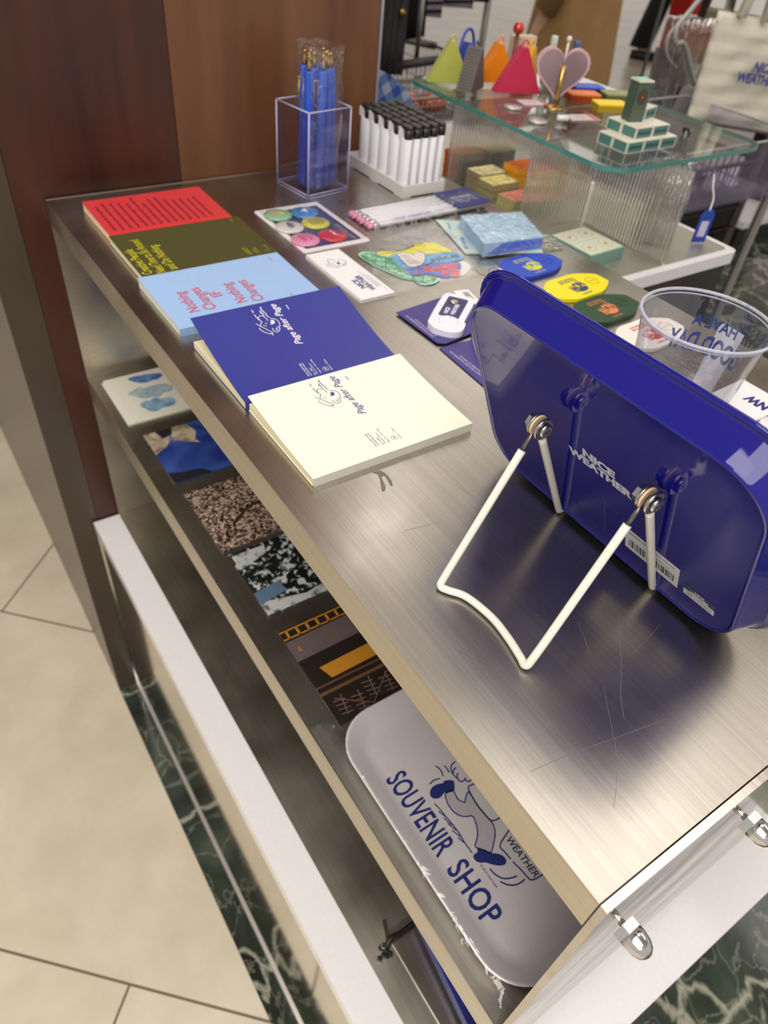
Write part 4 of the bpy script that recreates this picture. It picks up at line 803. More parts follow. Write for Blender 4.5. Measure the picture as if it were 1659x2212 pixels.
SKY = pattern('photo_sky', [(0.42, (34, 62, 150)), (0.58, (70, 104, 186)), (0.74, (214, 220, 232))], 14, 6, 0.25, 0.8, stretch=(1, .45, 1), coat=.4)
p = photo(t, .647, .755, SKY)
bm = NB(); z = .0013
for P in ([(.062, .150), (.108, .150), (.108, .120), (.084, .122), (.072, .132)], [(.080, .118), (.108, .120), (.108, .092), (.086, .086), (.070, .094), (.062, .090), (.070, .104)], [(.078, .062), (.108, .060), (.108, .030), (.068, .032), (.058, .046)]): flat(bm, P, z)
obj('photo_buildings', bm, pattern('photo_stone', [(0.4, (150, 132, 108)), (0.6, (222, 206, 176))], 60, 5, .3), p)
bm = NB()
for P in ([(0, .150), (.022, .150), (.016, .132), (.012, .110), (0, .100)], [(.090, .130), (.108, .134), (.108, .112), (.094, .116)], [(.036, .060), (.052, .064), (.062, .040), (.050, .020), (.040, .040)], [(.084, .056), (.104, .058), (.102, .040), (.086, .042)]): flat(bm, P, z + .0001)
ribbon(bm, [(.104, .086), (.070, .068), (.050, .058)], .0012, z=z); ribbon(bm, [(.104, .090), (.064, .060)], .0008, z=z)
obj('photo_dark_shapes', bm, ink((30, 34, 46)), p)
t = shelfthing('photo_card', 'photo card of pale pink blossom on dark branches, in a clear sleeve', 'photo card', .514, .624, .024)
p = photo(t, .514, .624, pattern('photo_blossom', [(0.44, (44, 34, 22)), (0.50, (84, 64, 44)), (0.53, (176, 146, 124)), (0.58, (226, 200, 186))], 330, 6, .25, 0.9, coat=.4))
bm = NB(); flat(bm, [(.0, .004), (.110, .004), (.110, .060), (.062, .074), (.030, .052), (0, .058)], .0013); obj('photo_foliage', bm, pattern('photo_leaf', [(0.42, (38, 46, 20)), (0.52, (96, 112, 52)), (0.60, (190, 196, 168))], 180, 6, .25, 1.2, stretch=(1, .35, 1)), p)
bm = NB(); ribbon(bm, [(.034, .120), (.052, .094), (.058, .070), (.078, .036), (.088, .010)], .004, z=.0014); ribbon(bm, [(.055, .080), (.040, .050), (.038, .020)], .003, z=.0014); ribbon(bm, [(.070, .050), (.095, .034)], .002, z=.0014); obj('photo_branches', bm, ink((58, 42, 26)), p)
t = shelfthing('photo_card', 'photo card of a black tree silhouette against pale sky, in a clear sleeve', 'photo card', .408, .506, .028)
p = photo(t, .408, .506, pattern('photo_dark_tree', [(0.46, (20, 24, 22)), (0.53, (40, 46, 46)), (0.56, (120, 130, 134)), (0.60, (214, 216, 216))], 130, 8, .25, 0.6, coat=.4))
bm = NB(); flat(bm, [(0, 0), (.012, 0), (.016, .05), (.008, .10), (.020, .15), (0, .15)], .0013); flat(bm, [(.070, .148), (.094, .148), (.094, .108), (.082, .112), (.076, .130)], .0013); obj('photo_pale_sky', bm, pattern('photo_pale', [(0.40, (90, 98, 100)), (0.50, (206, 208, 208))], 60, 6, .3), p)
bm = NB(); flat(bm, [(.016, .150), (.034, .150), (.038, .120), (.022, .116)], .00135); obj('photo_blue_patch', bm, ink((96, 124, 150)), p)
t = shelfthing('photo_card', 'photo card of an orange striped train beside dark tracks, in a clear sleeve', 'photo card', .262, .384, .027)
p = photo(t, .262, .384, mat('photo_night', (40, 32, 30), .25, coat=.4))
bm = NB(); flat(bm, [(.082, 0), (.108, 0), (.106, .15), (.080, .15)], .0013); obj('photo_platform', bm, ink((106, 92, 92)), p)
bm = NB(); flat(bm, [(.050, 0), (.066, 0), (.064, .135), (.048, .13)], .0013)
for k in range(13): box(bm, .108 + .001, .109 + .0105, .004 + k * .0115, .0065 + k * .0115, .0013, .0014)
ribbon(bm, [(.1195, .004), (.1195, .150)], .0016, z=.0013, k=1); ribbon(bm, [(.1095, .004), (.1095, .150)], .0016, z=.0013, k=1); box(bm, .092, .094, .138, .144, .0013, .0014); box(bm, .090, .096, .1402, .1418, .0014, .00145)
obj('photo_orange_stripe', bm, ink((206, 140, 40)), p)
bm = NB(); ribbon(bm, [(.034, 0), (.036, .15)], .0035, z=.0013, k=1); ribbon(bm, [(.042, 0), (.044, .15)], .0018, z=.0013, k=1); obj('photo_brown_bands', bm, ink((112, 78, 48)), p)
bm = NB(); rd = random.Random(3)
for k in range(8):
    y = .012 + k * .017; x = .003 + (k % 3) * .004
    for q in range(4): ribbon(bm, [(x + q * .005, y), (x + q * .005 + .002, y + .012)], .0007, z=.0013, k=1)
    ribbon(bm, [(x - .001, y + .006), (x + .021, y + .002)], .0008, z=.0013, k=1)
ribbon(bm, [(.003, .004), (.029, .02), (.004, .05), (.028, .08), (.004, .11), (.027, .14)], .0007, z=.0013, k=1)
obj('photo_tracks', bm, ink((150, 118, 104)), p)

# souvenir tray
st = thing('souvenir_tray', 'grey SOUVENIR SHOP tray with running legs, in film on the middle shelf', 'tray', (0, .27, ZM), -H90)
def pan2(x0, x1, y0, y1, r, hgt):
    b = NB(); Lp = lambda o, z: [(p[0], p[1], z) for p in rr(x0 - o, x1 + o, y0 - o, y1 + o, r + o, 10)]
    loft(b, [Lp(-.022, .0008), Lp(-.012, .0008), Lp(0, hgt - .001), Lp(.0018, hgt - .0006), Lp(.0020, hgt + .0004), Lp(.0012, hgt + .001), Lp(-.0006, hgt + .0008), Lp(-.0125, .0026), Lp(-.022, .0022)], True, True, None, True); return b
obj('tray_pan', pan2(.0135, .2635, .0145, .185, .038, .0135), mat('silver_grey_lacquer', (214, 208, 210), 0.28, 0.2, coat=.3), st)
NV = ink((26, 38, 104))
RUN = dict(
 shoe1=[(101.8, 76.7), (103.5, 81.5), (106.3, 84.1), (109.5, 82.6), (113.3, 79.2), (112.7, 76.2), (112.3, 73.9), (110.6, 71.4), (110.9, 68.6), (111.9, 64.9), (110.6, 60.8), (107.7, 58.7), (103.9, 59.8), (101.2, 63.5), (100.7, 68.1), (102.1, 73.1), (103.0, 75.2)],
 shoe2=[(162.7, 65.6), (165.9, 69.6), (169.1, 71.9), (171.3, 73.1), (174.7, 77.4), (178.5, 80.0), (182.6, 79.7), (184.1, 76.9), (182.8, 73.0), (179.3, 68.5), (174.5, 64.2), (172.7, 60.7), (169.5, 58.4), (165.9, 58.4), (164.6, 61.1), (164.9, 63.8)])
LEG = [(111.6, 71.1), (112.5, 78.0), (114.4, 78.5), (118.0, 77.7), (121.1, 77.4), (123.9, 78.7), (126.3, 80.7), (123.9, 83.4), (121.7, 86.5), (120.7, 89.5), (125.9, 89.3), (133.4, 88.4), (140.7, 88.6), (147.3, 89.2), (152.3, 89.8), (156.9, 88.5), (161.3, 85.7), (166.5, 79.6), (170.7, 73.2), (166.1, 69.4), (160.4, 64.9), (156.6, 69.6), (152.5, 73.8), (146.9, 77.1), (141.0, 78.9), (138.6, 78.2), (136.3, 73.2), (132.5, 69.4), (127.6, 67.3), (121.2, 67.1), (116.3, 68.3)]
ST2 = [[(165.5, 96.3), (170.3, 83.3), (176.8, 83.2), (183.6, 83.7)], [(185.9, 83.8), (194.7, 85.4), (203.1, 86.4), (205.2, 88.7), (206.2, 93.7), (206.8, 112)], [(165.5, 96.3), (164, 112), (206.8, 112)], [(86.5, 78.7), (90.4, 80.1), (94.6, 80.0), (97.5, 78.7)], [(90.2, 85.6), (94.0, 86.1), (97.8, 85.4)], [(97.5, 64.1), (96.6, 69.5), (98.1, 75.2)],
 [(92.5, 96.6), (93.2, 92.0), (96.4, 88.7), (100.8, 87.5), (98.1, 90.1), (97.3, 93.8)], [(100.8, 87.5), (105.5, 88.3), (102.8, 90.8), (102.7, 92.2)], [(105.5, 88.3), (109.7, 89.0), (110.6, 92.6), (109.0, 94.8)], [(110.4, 93.7), (113.3, 94.9), (113.4, 99)], [(117.5, 91.6), (116.9, 93.4), (118.2, 100)], [(117.5, 91.6), (121.5, 90.1), (132.0, 88.7), (142.4, 88.9), (150.9, 90.6), (152.9, 99)],
 [(180.1, 64.1), (185.5, 64.9), (190.8, 67.8), (194.1, 72.5), (196.3, 79.4)], [(192.2, 65.0), (197.0, 68.3), (200.3, 73.0), (201.6, 78.4), (201.4, 83.2)], [(113.4, 57.5), (120.1, 58.7), (127.3, 59.1), (134.9, 60.0), (141.1, 60.2), (146.4, 60.3), (152.6, 59.5), (163.0, 59.6)], [(120.7, 56.6), (127.6, 58.9)], [(127.5, 56.9), (135.9, 59.2)], [(133.0, 56.9), (141.4, 59.6)], [(139.7, 56.7), (147.4, 59.5)], [(146.9, 57.4), (153.1, 59.1)]]
zp = .0027
bm = NB()
mm_ = lambda P: [(p[0] / 1000, p[1] / 1000) for p in P]
for k in RUN: flat(bm, [(a, b) for a, b, c in closed_smooth([(p[0], p[1], 0) for p in mm_(RUN[k])], 3)], zp, .0001)
LS = closed_smooth([(p[0], p[1], 0) for p in mm_(LEG)], 3); ribbon(bm, [(p[0], p[1]) for p in LS] + [LS[0][:2]], .0010, z=zp, k=1)
for k, P in enumerate(ST2): ribbon(bm, mm_(P), .0011 if k < 14 else .0009, z=zp)
def inside(x, y, P):
    c = False
    for i in range(len(P)):
        a, b = P[i], P[i - 1]
        if (a[1] > y) != (b[1] > y) and x < (b[0] - a[0]) * (y - a[1]) / (b[1] - a[1]) + a[0]: c = not c
    return c
LP = [(p[0], p[1]) for p in LS]; g = .00165
for i in range(48):
    for j in range(22):
        x = .108 + i * g * .82; y = .062 + j * g + (i % 2) * g / 2
        if inside(x, y, LP) : flat(bm, circ(x, y, .00036, 6), zp, .00006)
obj('runner_drawing', bm, NV, st)
bm = NB(); text(bm, 'SOUVENIR', .0740, .0335, .0185, z=zp, w=.0775, bold=.016, spacing=1.02); text(bm, 'SHOP', .1620, .0335, .0185, z=zp, w=.0500, bold=.016, spacing=1.02); obj('tray_lettering', bm, NV, st)
bm = NB(); text(bm, 'WEATHER', .1695, .0905, .0058, z=zp, w=.0355, shear=.15, bold=.01); text(bm, 'NICE', .176, .100, .0058, z=zp, w=.020, bold=.01); text(bm, '© NICE WEATHER', .1737, .0590, .0016, z=zp, w=.0205); obj('bag_lettering', bm, ink((24, 28, 62)), st)
rd = random.Random(12); bm = NB(); NX, NY = 130, 40; G_ = []
for i in range(NX + 1):
    r = []
    for j in range(NY + 1):
        u, v = i / NX, j / NY; x = -.004 + u * .2685; y = .0015 + v * .1905
        ex = min(u, 1 - u) * .27; ey = v * .19; e = min(ex, ey)
        zz = .0008 + .0150 * min(1, e / .013) ** .6
        if e > .012: zz -= .0028 * min(1, (e - .012) / .02)
        cr = math.exp(-((e - .010) / .008) ** 2)
        zz += cr * (rd.uniform(-.0005, .0005) + .0009 * math.sin(u * 95 + 3 * math.sin(v * 21)) * math.sin(u * 37 + v * 60)) + .0004 * math.sin(x * 130 + y * 60)
        r.append(bm.verts.new((x + cr * rd.uniform(-.0003, .0003), y + cr * rd.uniform(-.0003, .0003), max(zz, .0005 if e < .009 else .0032))))
    G_.append(r)
for a, b in zip(G_[:-1], G_[1:]):
    for i in range(NY): f = bm.faces.new((a[i], b[i], b[i + 1], a[i + 1])); f.smooth = True
obj('film_wrap', bm, film('tray_film', a=0.06, rough=0.05, crinkle=.4, scale=45), st)

# ================================================================== GOODS ON THE LOWER SHELF
ZL = -0.517
kr = thing('keyring', 'black cord keyring with small silver charm on the lower shelf', 'keyring', (0.012, .134, ZL))
bm = NB(); rd = random.Random(9)
tube(bm, smooth_path([(.006, .0, .003), (.018, .006, .007), (.030, .005, .006), (.052, .006, .005), (.080, .010, .004)], 6), .0032, 8)
for k in range(9): bmesh.ops.create_icosphere(bm, subdivisions=1, radius=.0028, matrix=Matrix.Translation((rd.uniform(-.004, .012), rd.uniform(-.006, .006), .003 + rd.uniform(0, .004))))
obj('cord', bm, mat('black_cord', (28, 26, 22), 0.35), kr)
bm = NB(); box(bm, .010, .014, .008, .032, .004, .0055, Matrix.Rotation(-.35, 4, 'Z')); lathe(bm, [(.0028, -.0015), (.0034, 0), (.0028, .0015)], 14, Matrix.Translation((.008, .004, .008))); obj('silver_charm', bm, mat('zinc_bright', (220, 216, 200), .15, 1.0), kr, .0004)
bm = NB(); box(bm, .030, .16, .010, .150, 0, .0030)
sb = one('clear_box', 'flat clear plastic sleeve box behind the keyring on the lower shelf', 'box', bm, film('box_film', a=0.12, rough=.08, crinkle=.2, scale=10), (0, 0, ZL))
bm = NB(); box(bm, 0, .10, 0, .115, .0, .018, Matrix.Rotation(-.12, 4, 'Z'))
one('blue_box', 'deep blue box at the near end of the lower shelf', 'box', bm, ink((30, 40, 120)), (.045, .022, ZL + .0125), 0, None, .001)

# ================================================================== MATCHBOXES BEHIND THE REEDED PANEL
def mbox(label, rgb_top, rgb_side, loc, group, first=None, sz=(.052, .036, .0098)):
    t = thing('matchbox', label, 'matchbox', loc, 0, group)
    bm = NB(); box(bm, 0, sz[0], 0, sz[1], 0, sz[2] - .0005); obj('box_sleeve', bm, mat('mb_%d_%d_%d' % rgb_side, rgb_side, .6, vary=.12, bscale=150), t, .0004)
    bm = NB(); box(bm, .001, sz[0] - .001, .001, sz[1] - .001, sz[2] - .0005, sz[2]); obj('top_label', bm, pattern('mt_%d_%d_%d' % rgb_top, [(0.42, tuple(int(v * .8) for v in rgb_top)), (0.58, rgb_top)], 120, 4, .5), t)
    return t
def stack(label, rgb_top, rgb_side, x, y, n, group):
    for k in range(n):
        mbox(label + ', ' + ('lowest', 'second from below', 'third from below', 'fourth from below')[k], rgb_top, rgb_side, (x + random.uniform(-.0008, .0008), y, ZB + .0001 + k * .0100), group)
random.seed(3)
stack('speckled cream matchbox in the far cream stack', (250, 234, 180), (150, 140, 104), .6020, .824, 3, 'matchboxes in the far cream stack')
stack('yellow matchbox in the middle stack', (250, 232, 150), (158, 148, 106), .5920, .784, 3, 'matchboxes in the middle stack')
stack('red and pink matchbox in the nearest stack', (236, 140, 130), (176, 176, 120), .5990, .744, 2, 'matchboxes in the nearest stack')
stack('orange carton beside the yellow matchboxes', (246, 120, 44), (246, 166, 40), .6560, .802, 4, 'orange cartons')
stack('dark orange carton behind the reeded panel end', (226, 104, 58), (214, 96, 40), .6050, .886, 4, 'dark orange cartons')
stack('speckled cream matchbox behind the reeded panel', (236, 218, 164), (156, 142, 104), .6620, .878, 4, 'matchboxes behind the panel')
# mint tins in the foreground of the lower unit
mt = thing('soap_box_set', 'flat box of four pale green squares with red dots on the display unit', 'box', (.5745, .5625, ZB), math.radians(3))
bm = NB(); box(bm, 0, .068, 0, .074, 0, .0175); obj('box_body', bm, mat('mint_side', (120, 156, 146), .5), mt, .0008)
bm = NB()
for i in range(2):
    for j in range(2): box(bm, .002 + i * .0325, .0335 + i * .0325, .002 + j * .0355, .0365 + j * .0355, .0176, .0182)
bx = obj('top_panels', bm, mat('cream_mint', (218, 222, 200), .5), mt)
bm = NB()
for i in range(2):
    for j in range(2): flat(bm, circ(.0178 + i * .0325, .0195 + j * .0355, .003, 12), .0183); lp = circ(.0178 + i * .0325, .0195 + j * .0355, .010, 20); ribbon(bm, lp + [lp[0]], .0006, z=.0183, k=1)
obj('dot_print', bm, ink((206, 132, 116)), bx)

# ================================================================== GOODS ON THE GLASS SHELF
ZT = ZG + .0003
def pouch(rgb, label, x, y, w, h, th, rz, loop=True):
    t = thing('pouch', label, 'pouch', (x, y, ZT), rz, 'triangular silicone pouches on the glass shelf')
    m = mat('silicone_%d_%d_%d' % rgb, rgb, .42, vary=.06, bscale=60)
    MM = Matrix.Rotation(PI / 2, 4, 'X')
    bm = NB(); P = [(-w / 2, .001), (w / 2, .001), (w * .05, h), (-w * .04, h)]; prism(bm, P, -th / 2, th / 2, MM); obj('pouch_body', bm, m, t, .0022, seg=3)
    bm = NB(); n = 13
    for k in range(n):                      # raised ridges on the slanting edge
        u = .06 + .88 * k / (n - 1); px_ = -w / 2 + (w / 2 - w * .04) * u; pz = .001 + (h - .001) * u; tube(bm, [(px_ - .0002, -th * .38, pz), (px_ - .0002, th * .38, pz)], .0003, 5)
    obj('ridges', bm, m, t)
    if loop:
        bm = NB(); tube(bm, [(w * .03 + .0045 * math.cos(a), 0, h + .001 + .006 * math.sin(a)) for a in [PI * k / 12 for k in range(13)]], .0013, 8); obj('loop', bm, m, t)
pouch((186, 190, 88), 'yellow green triangular pouch at the far end of the glass shelf', .6130, .948, .066, .054, .018, -.38)
pouch((96, 92, 88), 'dark grey triangular pouch standing edge-on beside the green one', .6230, .905, .046, .054, .024, .45)
pouch((52, 72, 178), 'blue pouch with a big loop handle behind the grey one', .6560, .960, .040, .048, .018, .5, False)
bm = NB(); tube(bm, [(.650 + .018 * math.cos(a), .957 + .006 * math.cos(a), ZT + .036 + .030 * math.sin(a)) for a in [PI * k / 16 for k in range(17)]], .0022, 8); one('loop_handle', 'blue loop strap standing up over the blue pouch', 'strap', bm, mat('silicone_52_72_178', (52, 72, 178), .4), (0, 0, 0))
pouch((240, 138, 20), 'bright orange triangular pouch in the middle of the row', .6930, .934, .062, .052, .024, -.30)
pouch((204, 50, 84), 'magenta triangular pouch in front of the yellow strap', .6850, .872, .072, .060, .020, -.36)
pouch((232, 178, 50), 'yellow pouch mostly hidden behind the magenta one', .7420, .915, .050, .050, .016, .3)
lp_ = thing('ball_charm', 'glossy red ball charm on a short stem behind the magenta pouch', 'charm', (.7230, .930, ZT))
bm = NB(); tube(bm, [(0, 0, 0), (0, 0, .062)], .0030, 8); obj('stem', bm, mat('dark_stem', (110, 50, 40), .4), lp_)
bm = NB(); bmesh.ops.create_uvsphere(bm, u_segments=24, v_segments=14, radius=.0085, matrix=Matrix.Translation((0, 0, .070))); obj('ball', bm, mat('red_gloss', (188, 36, 30), .1, coat=.8), lp_, smooth=True)
# heart mirror
hm = thing('heart_mirror', 'pink heart shaped hand mirror held upright in a gold stand', 'mirror', (.686, .790, ZT), math.radians(-28))
hp = []
for k in range(48):
    a = 2 * PI * k / 48; hp.append((.0024 * 16 * math.sin(a) ** 3 * 1.0, .0024 * (13 * math.cos(a) - 5 * math.cos(2 * a) - 2 * math.cos(3 * a) - math.cos(4 * a)) + .046))
MM = Matrix.Rotation(PI / 2, 4, 'X')
bm = NB(); prism(bm, hp, -.003, .003, MM); hb = obj('heart_frame', bm, mat('dusty_pink', (206, 168, 176), .35), hm, .001)
bm = NB(); prism(bm, [(p[0] * .90, (p[1] - .046) * .90 + .046) for p in hp], .0031, .0034, MM); obj('mirror_glass', bm, mat('pinkish_mirror', (176, 150, 156), .25, .6), hb)
bm = NB(); prism(bm, [(p[0] * .90, (p[1] - .046) * .90 + .046) for p in hp], -.0034, -.0031, MM); obj('mirror_glass', bm, mat('pinkish_mirror', (176, 150, 156), .25, .6), hb)
bm = NB(); tube(bm, [(0, -.0065, .0), (0, -.0065, .055)], .0032, 10); lathe(bm, [(.014, 0), (.014, .0015), (.004, .003)], 24); obj('gold_stand', bm, mat('brass', (196, 164, 96), .25, 1.0), hm)
bm = NB(); tube(bm, [(0, -.004, .055), (0, -.004, .082)], .0018, 8); bmesh.ops.create_uvsphere(bm, u_segments=12, v_segments=8, radius=.0038, matrix=Matrix.Translation((0, -.004, .085))); obj('pearl_pin', bm, mat('pearl', (226, 206, 202), .2), hm)
def spray(label, x, y, capc):
    t = thing('spray_bottle', label, 'spray bottle', (x, y, ZT), 0, 'small spray bottles')
    bm = NB(); lathe(bm, [(.0001, 0), (.0070, .0005), (.0070, .040), (.0045, .045)], 18); obj('bottle_body', bm, mat('pale_mint_glass', (176, 190, 172), .1, coat=.5), t)
    bm = NB(); lathe(bm, [(.0055, .0452), (.0058, .046), (.0055, .062), (.0045, .064), (.0001, .0642)], 18); obj('cap', bm, mat('cap_%d_%d_%d' % capc, capc, .2, coat=.4), t)
spray('small spray bottle with pale green cap behind the heart mirror', .778, .905, (190, 206, 190)); spray('small spray bottle with navy blue cap behind the heart mirror', .790, .868, (64, 76, 140))
bm = NB(); box(bm, 0, .040, 0, .016, 0, .056); one('paper_bag', 'small cream paper bag standing behind the magenta pouch', 'bag', bm, mat('cream_paper_bag', (216, 200, 168), .7, vary=.06), (.7350, .945, ZT), math.radians(-8), None, .001)
bm = NB(); lathe(bm, [(.0001, 0), (.013, .0), (.0135, .0015), (.013, .003), (.0001, .0032)], 28); one('round_tin', 'flat round silver tin on the glass near the edge', 'tin', bm, mat('pale_silver', (196, 190, 186), .3, .5), (.611, .742, ZT))
bm = NB(); lathe(bm, [(.0001, 0), (.013, .0), (.0135, .0015), (.013, .003), (.0001, .0032)], 28); one('round_tin', 'flat round grey tin beside the orange pouch reflection', 'tin', bm, mat('pale_silver', (196, 190, 186), .3, .5), (.622, .806, ZT))
bm = NB(); tube(bm, [(-.008, 0, .0042), (.008, 0, .0042)], .0040, 12); one('soap', 'little white oval soap lying on the glass', 'soap', bm, mat('soap_white', (232, 226, 216), .35, coat=.3), (.648, .733, ZT), -.6)
def flatc(name, label, cat, x, y, w, d, rz, rgb, rgb2=None, h=.0016, group=None):
    t = thing(name, label, cat, (x, y, ZT), rz, group); bm = NB(); box(bm, 0, w, 0, d, 0, h); obj('card_body', bm, ink(rgb), t, .0004)
    if rgb2: bm = NB(); lp = circ(w * .45, d * .5, min(w, d) * .22, 18); ribbon(bm, lp + [lp[0]], .0012, z=h, k=1); flat(bm, [(w * .78, .001), (w - .001, .001), (w - .001, d - .001), (w * .78, d - .001)], h); obj('card_mark', bm, ink(rgb2), t)
flatc('greeting_card', 'pink card with blue ring mark lying under the heart mirror', 'card', .665, .730, .046, .026, math.radians(-14), (206, 186, 190), (190, 96, 90), group='cards on the glass shelf')
flatc('greeting_card', 'pink and red card lying beside the magenta pouch', 'card', .648, .810, .042, .026, math.radians(-14), (214, 196, 204), (196, 110, 110), group='cards on the glass shelf')
def slab(label, x, y, rz, rgb, side):
    t = thing('soap_carton', label, 'carton', (x, y, ZT), rz, 'coloured cartons behind the heart mirror')
    bm = NB(); box(bm, 0, .048, 0, .028, 0, .008); obj('carton_side', bm, ink(side), t); bm = NB(); prism(bm, rr(-.0005, .0485, -.0005, .0285, .004), .0081, .0105); obj('carton_lid', bm, ink(rgb), t)
    bm = NB(); flat(bm, circ(.030, .014, .004, 14), .0105); obj('lid_mark', bm, ink(tuple(min(255, int(v * .7 + 70)) for v in rgb)), t)
slab('orange topped carton right of the heart mirror', .735, .805, math.radians(-22), (236, 118, 40), (170, 70, 26))
slab('royal blue topped carton, farthest of the coloured cartons', .775, .835, math.radians(-22), (48, 78, 190), (28, 36, 80))
slab('yellow topped carton, nearest the mint boxes', .738, .752, math.radians(-22), (240, 210, 20), (180, 150, 30))
slab('olive green topped carton behind the yellow one', .795, .790, math.radians(-22), (140, 146, 84), (90, 96, 56))
# mint boxes
def mint(x, y, z, rz, label, rot=None, group='small mint boxes stacked on the glass', sz=(.0305, .0245, .0132)):
    t = thing('mint_box', label, 'box', (x, y, z), rz, group)
    if rot: t.rotation_euler = rot
    a, b, c = sz
    bm = NB(); box(bm, 0, a, 0, b, 0, c); obj('box_body', bm, mat('mint_box_cream', (220, 214, 198), .5), t, .0005)
    bm = NB(); box(bm, .0018, a - .0018, -.0002, .0001, .0012, c - .0012); box(bm, -.0002, .0001, .0018, b - .0018, .0012, c - .0012); obj('green_side_panel', bm, ink((78, 124, 116)), t)
    bm = NB(); box(bm, .0035, a - .0035, -.0003, -.00021, c * .38, c * .62); obj('side_print', bm, ink((44, 78, 84)), t)
    return t
bx0, by0 = .6300, .5995
for i, wi in enumerate(('left', 'middle', 'right')):
    for j, wj in enumerate(('near', 'far')):
        mint(bx0 + i * .0315, by0 + j * .0255, ZT, 0, 'mint green box in the bottom layer of the pyramid, %s column, %s row' % (wi, wj))
for i, wi in enumerate(('left', 'right')):
    for j, wj in enumerate(('near', 'far')):
        mint(bx0 + .0170 + i * .0315, by0 + .0060 + j * .0255, ZT + .0133, 0, 'mint green box in the middle layer of the pyramid, %s column, %s row' % (wi, wj))
mint(.683, .628, ZT + .0266, .25, 'mint green box lying on the middle layer behind the upright one')
tw = thing('mint_box_tower', 'dark green box with mint lid standing upright on top of the pyramid', 'box', (.6560, .6290, ZT + .0267), math.radians(-14))
bm = NB(); box(bm, 0, .020, 0, .018, 0, .044); obj('box_body', bm, mat('tower_green', (74, 92, 78), .45), tw, .0005)
bm = NB(); box(bm, -.0008, .0208, -.0008, .0188, .0441, .0462); obj('box_top', bm, mat('mint_box_cream', (220, 214, 198), .5), tw); bm = NB(); box(bm, .0010, .019, .0012, .0168, .0463, .0466); obj('top_panel', bm, ink((140, 204, 186)), tw)
bm = NB(); MM = Matrix.Translation((.010, -.0001, .028)) @ Matrix.Rotation(PI / 2, 4, 'X'); flat(bm, circ(0, 0, .007, 20, .009), .0, M=MM); obj('oval_emblem', bm, ink((74, 58, 44)), tw)
bm = NB(); box(bm, -.0003, .0203, -.0003, -.00005, .0125, .0130); flat(bm, circ(0, 0, .0015, 10), .0003, M=MM); obj('emblem_mark', bm, ink((176, 84, 60)), tw)

# goods right of the reeded panel
pb = thing('wrapped_bundle', 'clear plastic wrapped bundle behind the reeded panel', 'bundle', (.745, .600, ZB))
rd = random.Random(6); bm = NB(); lps = []
for z, r in ((.001, .030), (.03, .032), (.06, .033), (.085, .030), (.10, .020), (.108, .026)): lps.append([((r + rd.uniform(-.004, .004)) * math.cos(2 * PI * k / 20), (r * .8 + rd.uniform(-.004, .004)) * math.sin(2 * PI * k / 20), z + rd.uniform(-.003, .003)) for k in range(20)])
loft(bm, lps, True, False); obj('film', bm, film('bundle_film', a=.3, rough=.1, crinkle=1, scale=80), pb)
bm = NB(); box(bm, -.020, .020, -.014, .014, .0, .075); obj('dark_contents', bm, mat('dark_grey_goods', (70, 70, 64), .6, vary=.3, bscale=90), pb, .003)
tg = thing('hang_tag', 'blue price tag with white label hanging on a white cord', 'tag', (.785, .563, ZB + .002), math.radians(-20))
bm = NB(); MM = Matrix.Rotation(PI / 2, 4, 'X'); prism(bm, [(0, 0), (.022, 0), (.022, .038), (.017, .046), (.006, .046), (0, .038)], -.0005, .0005, MM); obj('tag_board', bm, ink((34, 66, 160)), tg)
bm = NB(); prism(bm, rr(.005, .017, .008, .030, .001), .0006, .0008, MM); obj('tag_label', bm, ink((196, 192, 214)), tg)
bm = NB(); tube(bm, smooth_path([(.011, 0, .044), (.012, .003, .060), (.006, .006, .075), (.004, .01, .09)], 5), .0012, 6); obj('cord', bm, paper(), tg)
bt = thing('bottle', 'dark green glass bottle on the far side of the display unit', 'bottle', (.8020, .6420, ZB), 0)
bm = NB(); lathe(bm, [(.0001, 0), (.016, .001), (.017, .03), (.016, .05)], 20); obj('bottle_base', bm, mat('vivid_green_glass', (40, 120, 22), .08, coat=.6), bt)
bm = NB(); lathe(bm, [(.016, .0501), (.014, .085), (.007, .11), (.006, .13)], 20); obj('bottle_neck', bm, mat('black_green_glass', (16, 26, 14), .08, coat=.6), bt)

# ================================================================== THE SHOP BEYOND
GW = mat('grey_wire', (150, 146, 138), .35, .8); DK = mat('dark_bar', (64, 62, 62), .4); BLK = mat('black_cloth', (20, 18, 20), .8)
def wirebox(name, label, cat, x0, x1, y0, y1, z0, z1, step, m, r=.0016, bar=None, group=None):
    t = thing(name, label, cat, (x0, y0, z0), 0, group); X, Y, H = x1 - x0, y1 - y0, z1 - z0
    bm = NB()
    for k in range(int(X / step) + 1):
        x = min(k * step, X); tube(bm, [(x, 0, H), (x, 0, 0), (x, Y, 0), (x, Y, H)], r, 5)
    for k in range(int(Y / step) + 1):
        y = min(k * step, Y); tube(bm, [(0, y, H), (0, y, 0), (X, y, 0), (X, y, H)], r, 5)
    for z in (H * .33, H * .66): tube(bm, [(0, 0, z), (X, 0, z), (X, Y, z), (0, Y, z), (0, 0, z)], r, 5)
    obj('wire_mesh', bm, m, t)
    bm = NB(); tube(bm, [(0, 0, H), (X, 0, H), (X, Y, H), (0, Y, H), (0, 0, H)], r * 2.6, 6); obj('top_rail', bm, bar or m, t)
    return t
def rack(t, x, y, h, X, Y, m):
    bm = NB()
    for a, b in ((0, 0), (X, 0), (0, Y), (X, Y)): box(bm, a - .01, a + .01, b - .01, b + .01, -h, 0)
    obj('frame', bm, m, t)
c1 = wirebox('wire_basket', 'grey wire basket with dark bar handle beyond the lighters', 'basket', 1.20, 1.46, 1.90, 2.30, -.27, -.12, .016, GW, bar=DK)
rack(c1, 0, 0, .73, .26, .40, DK)
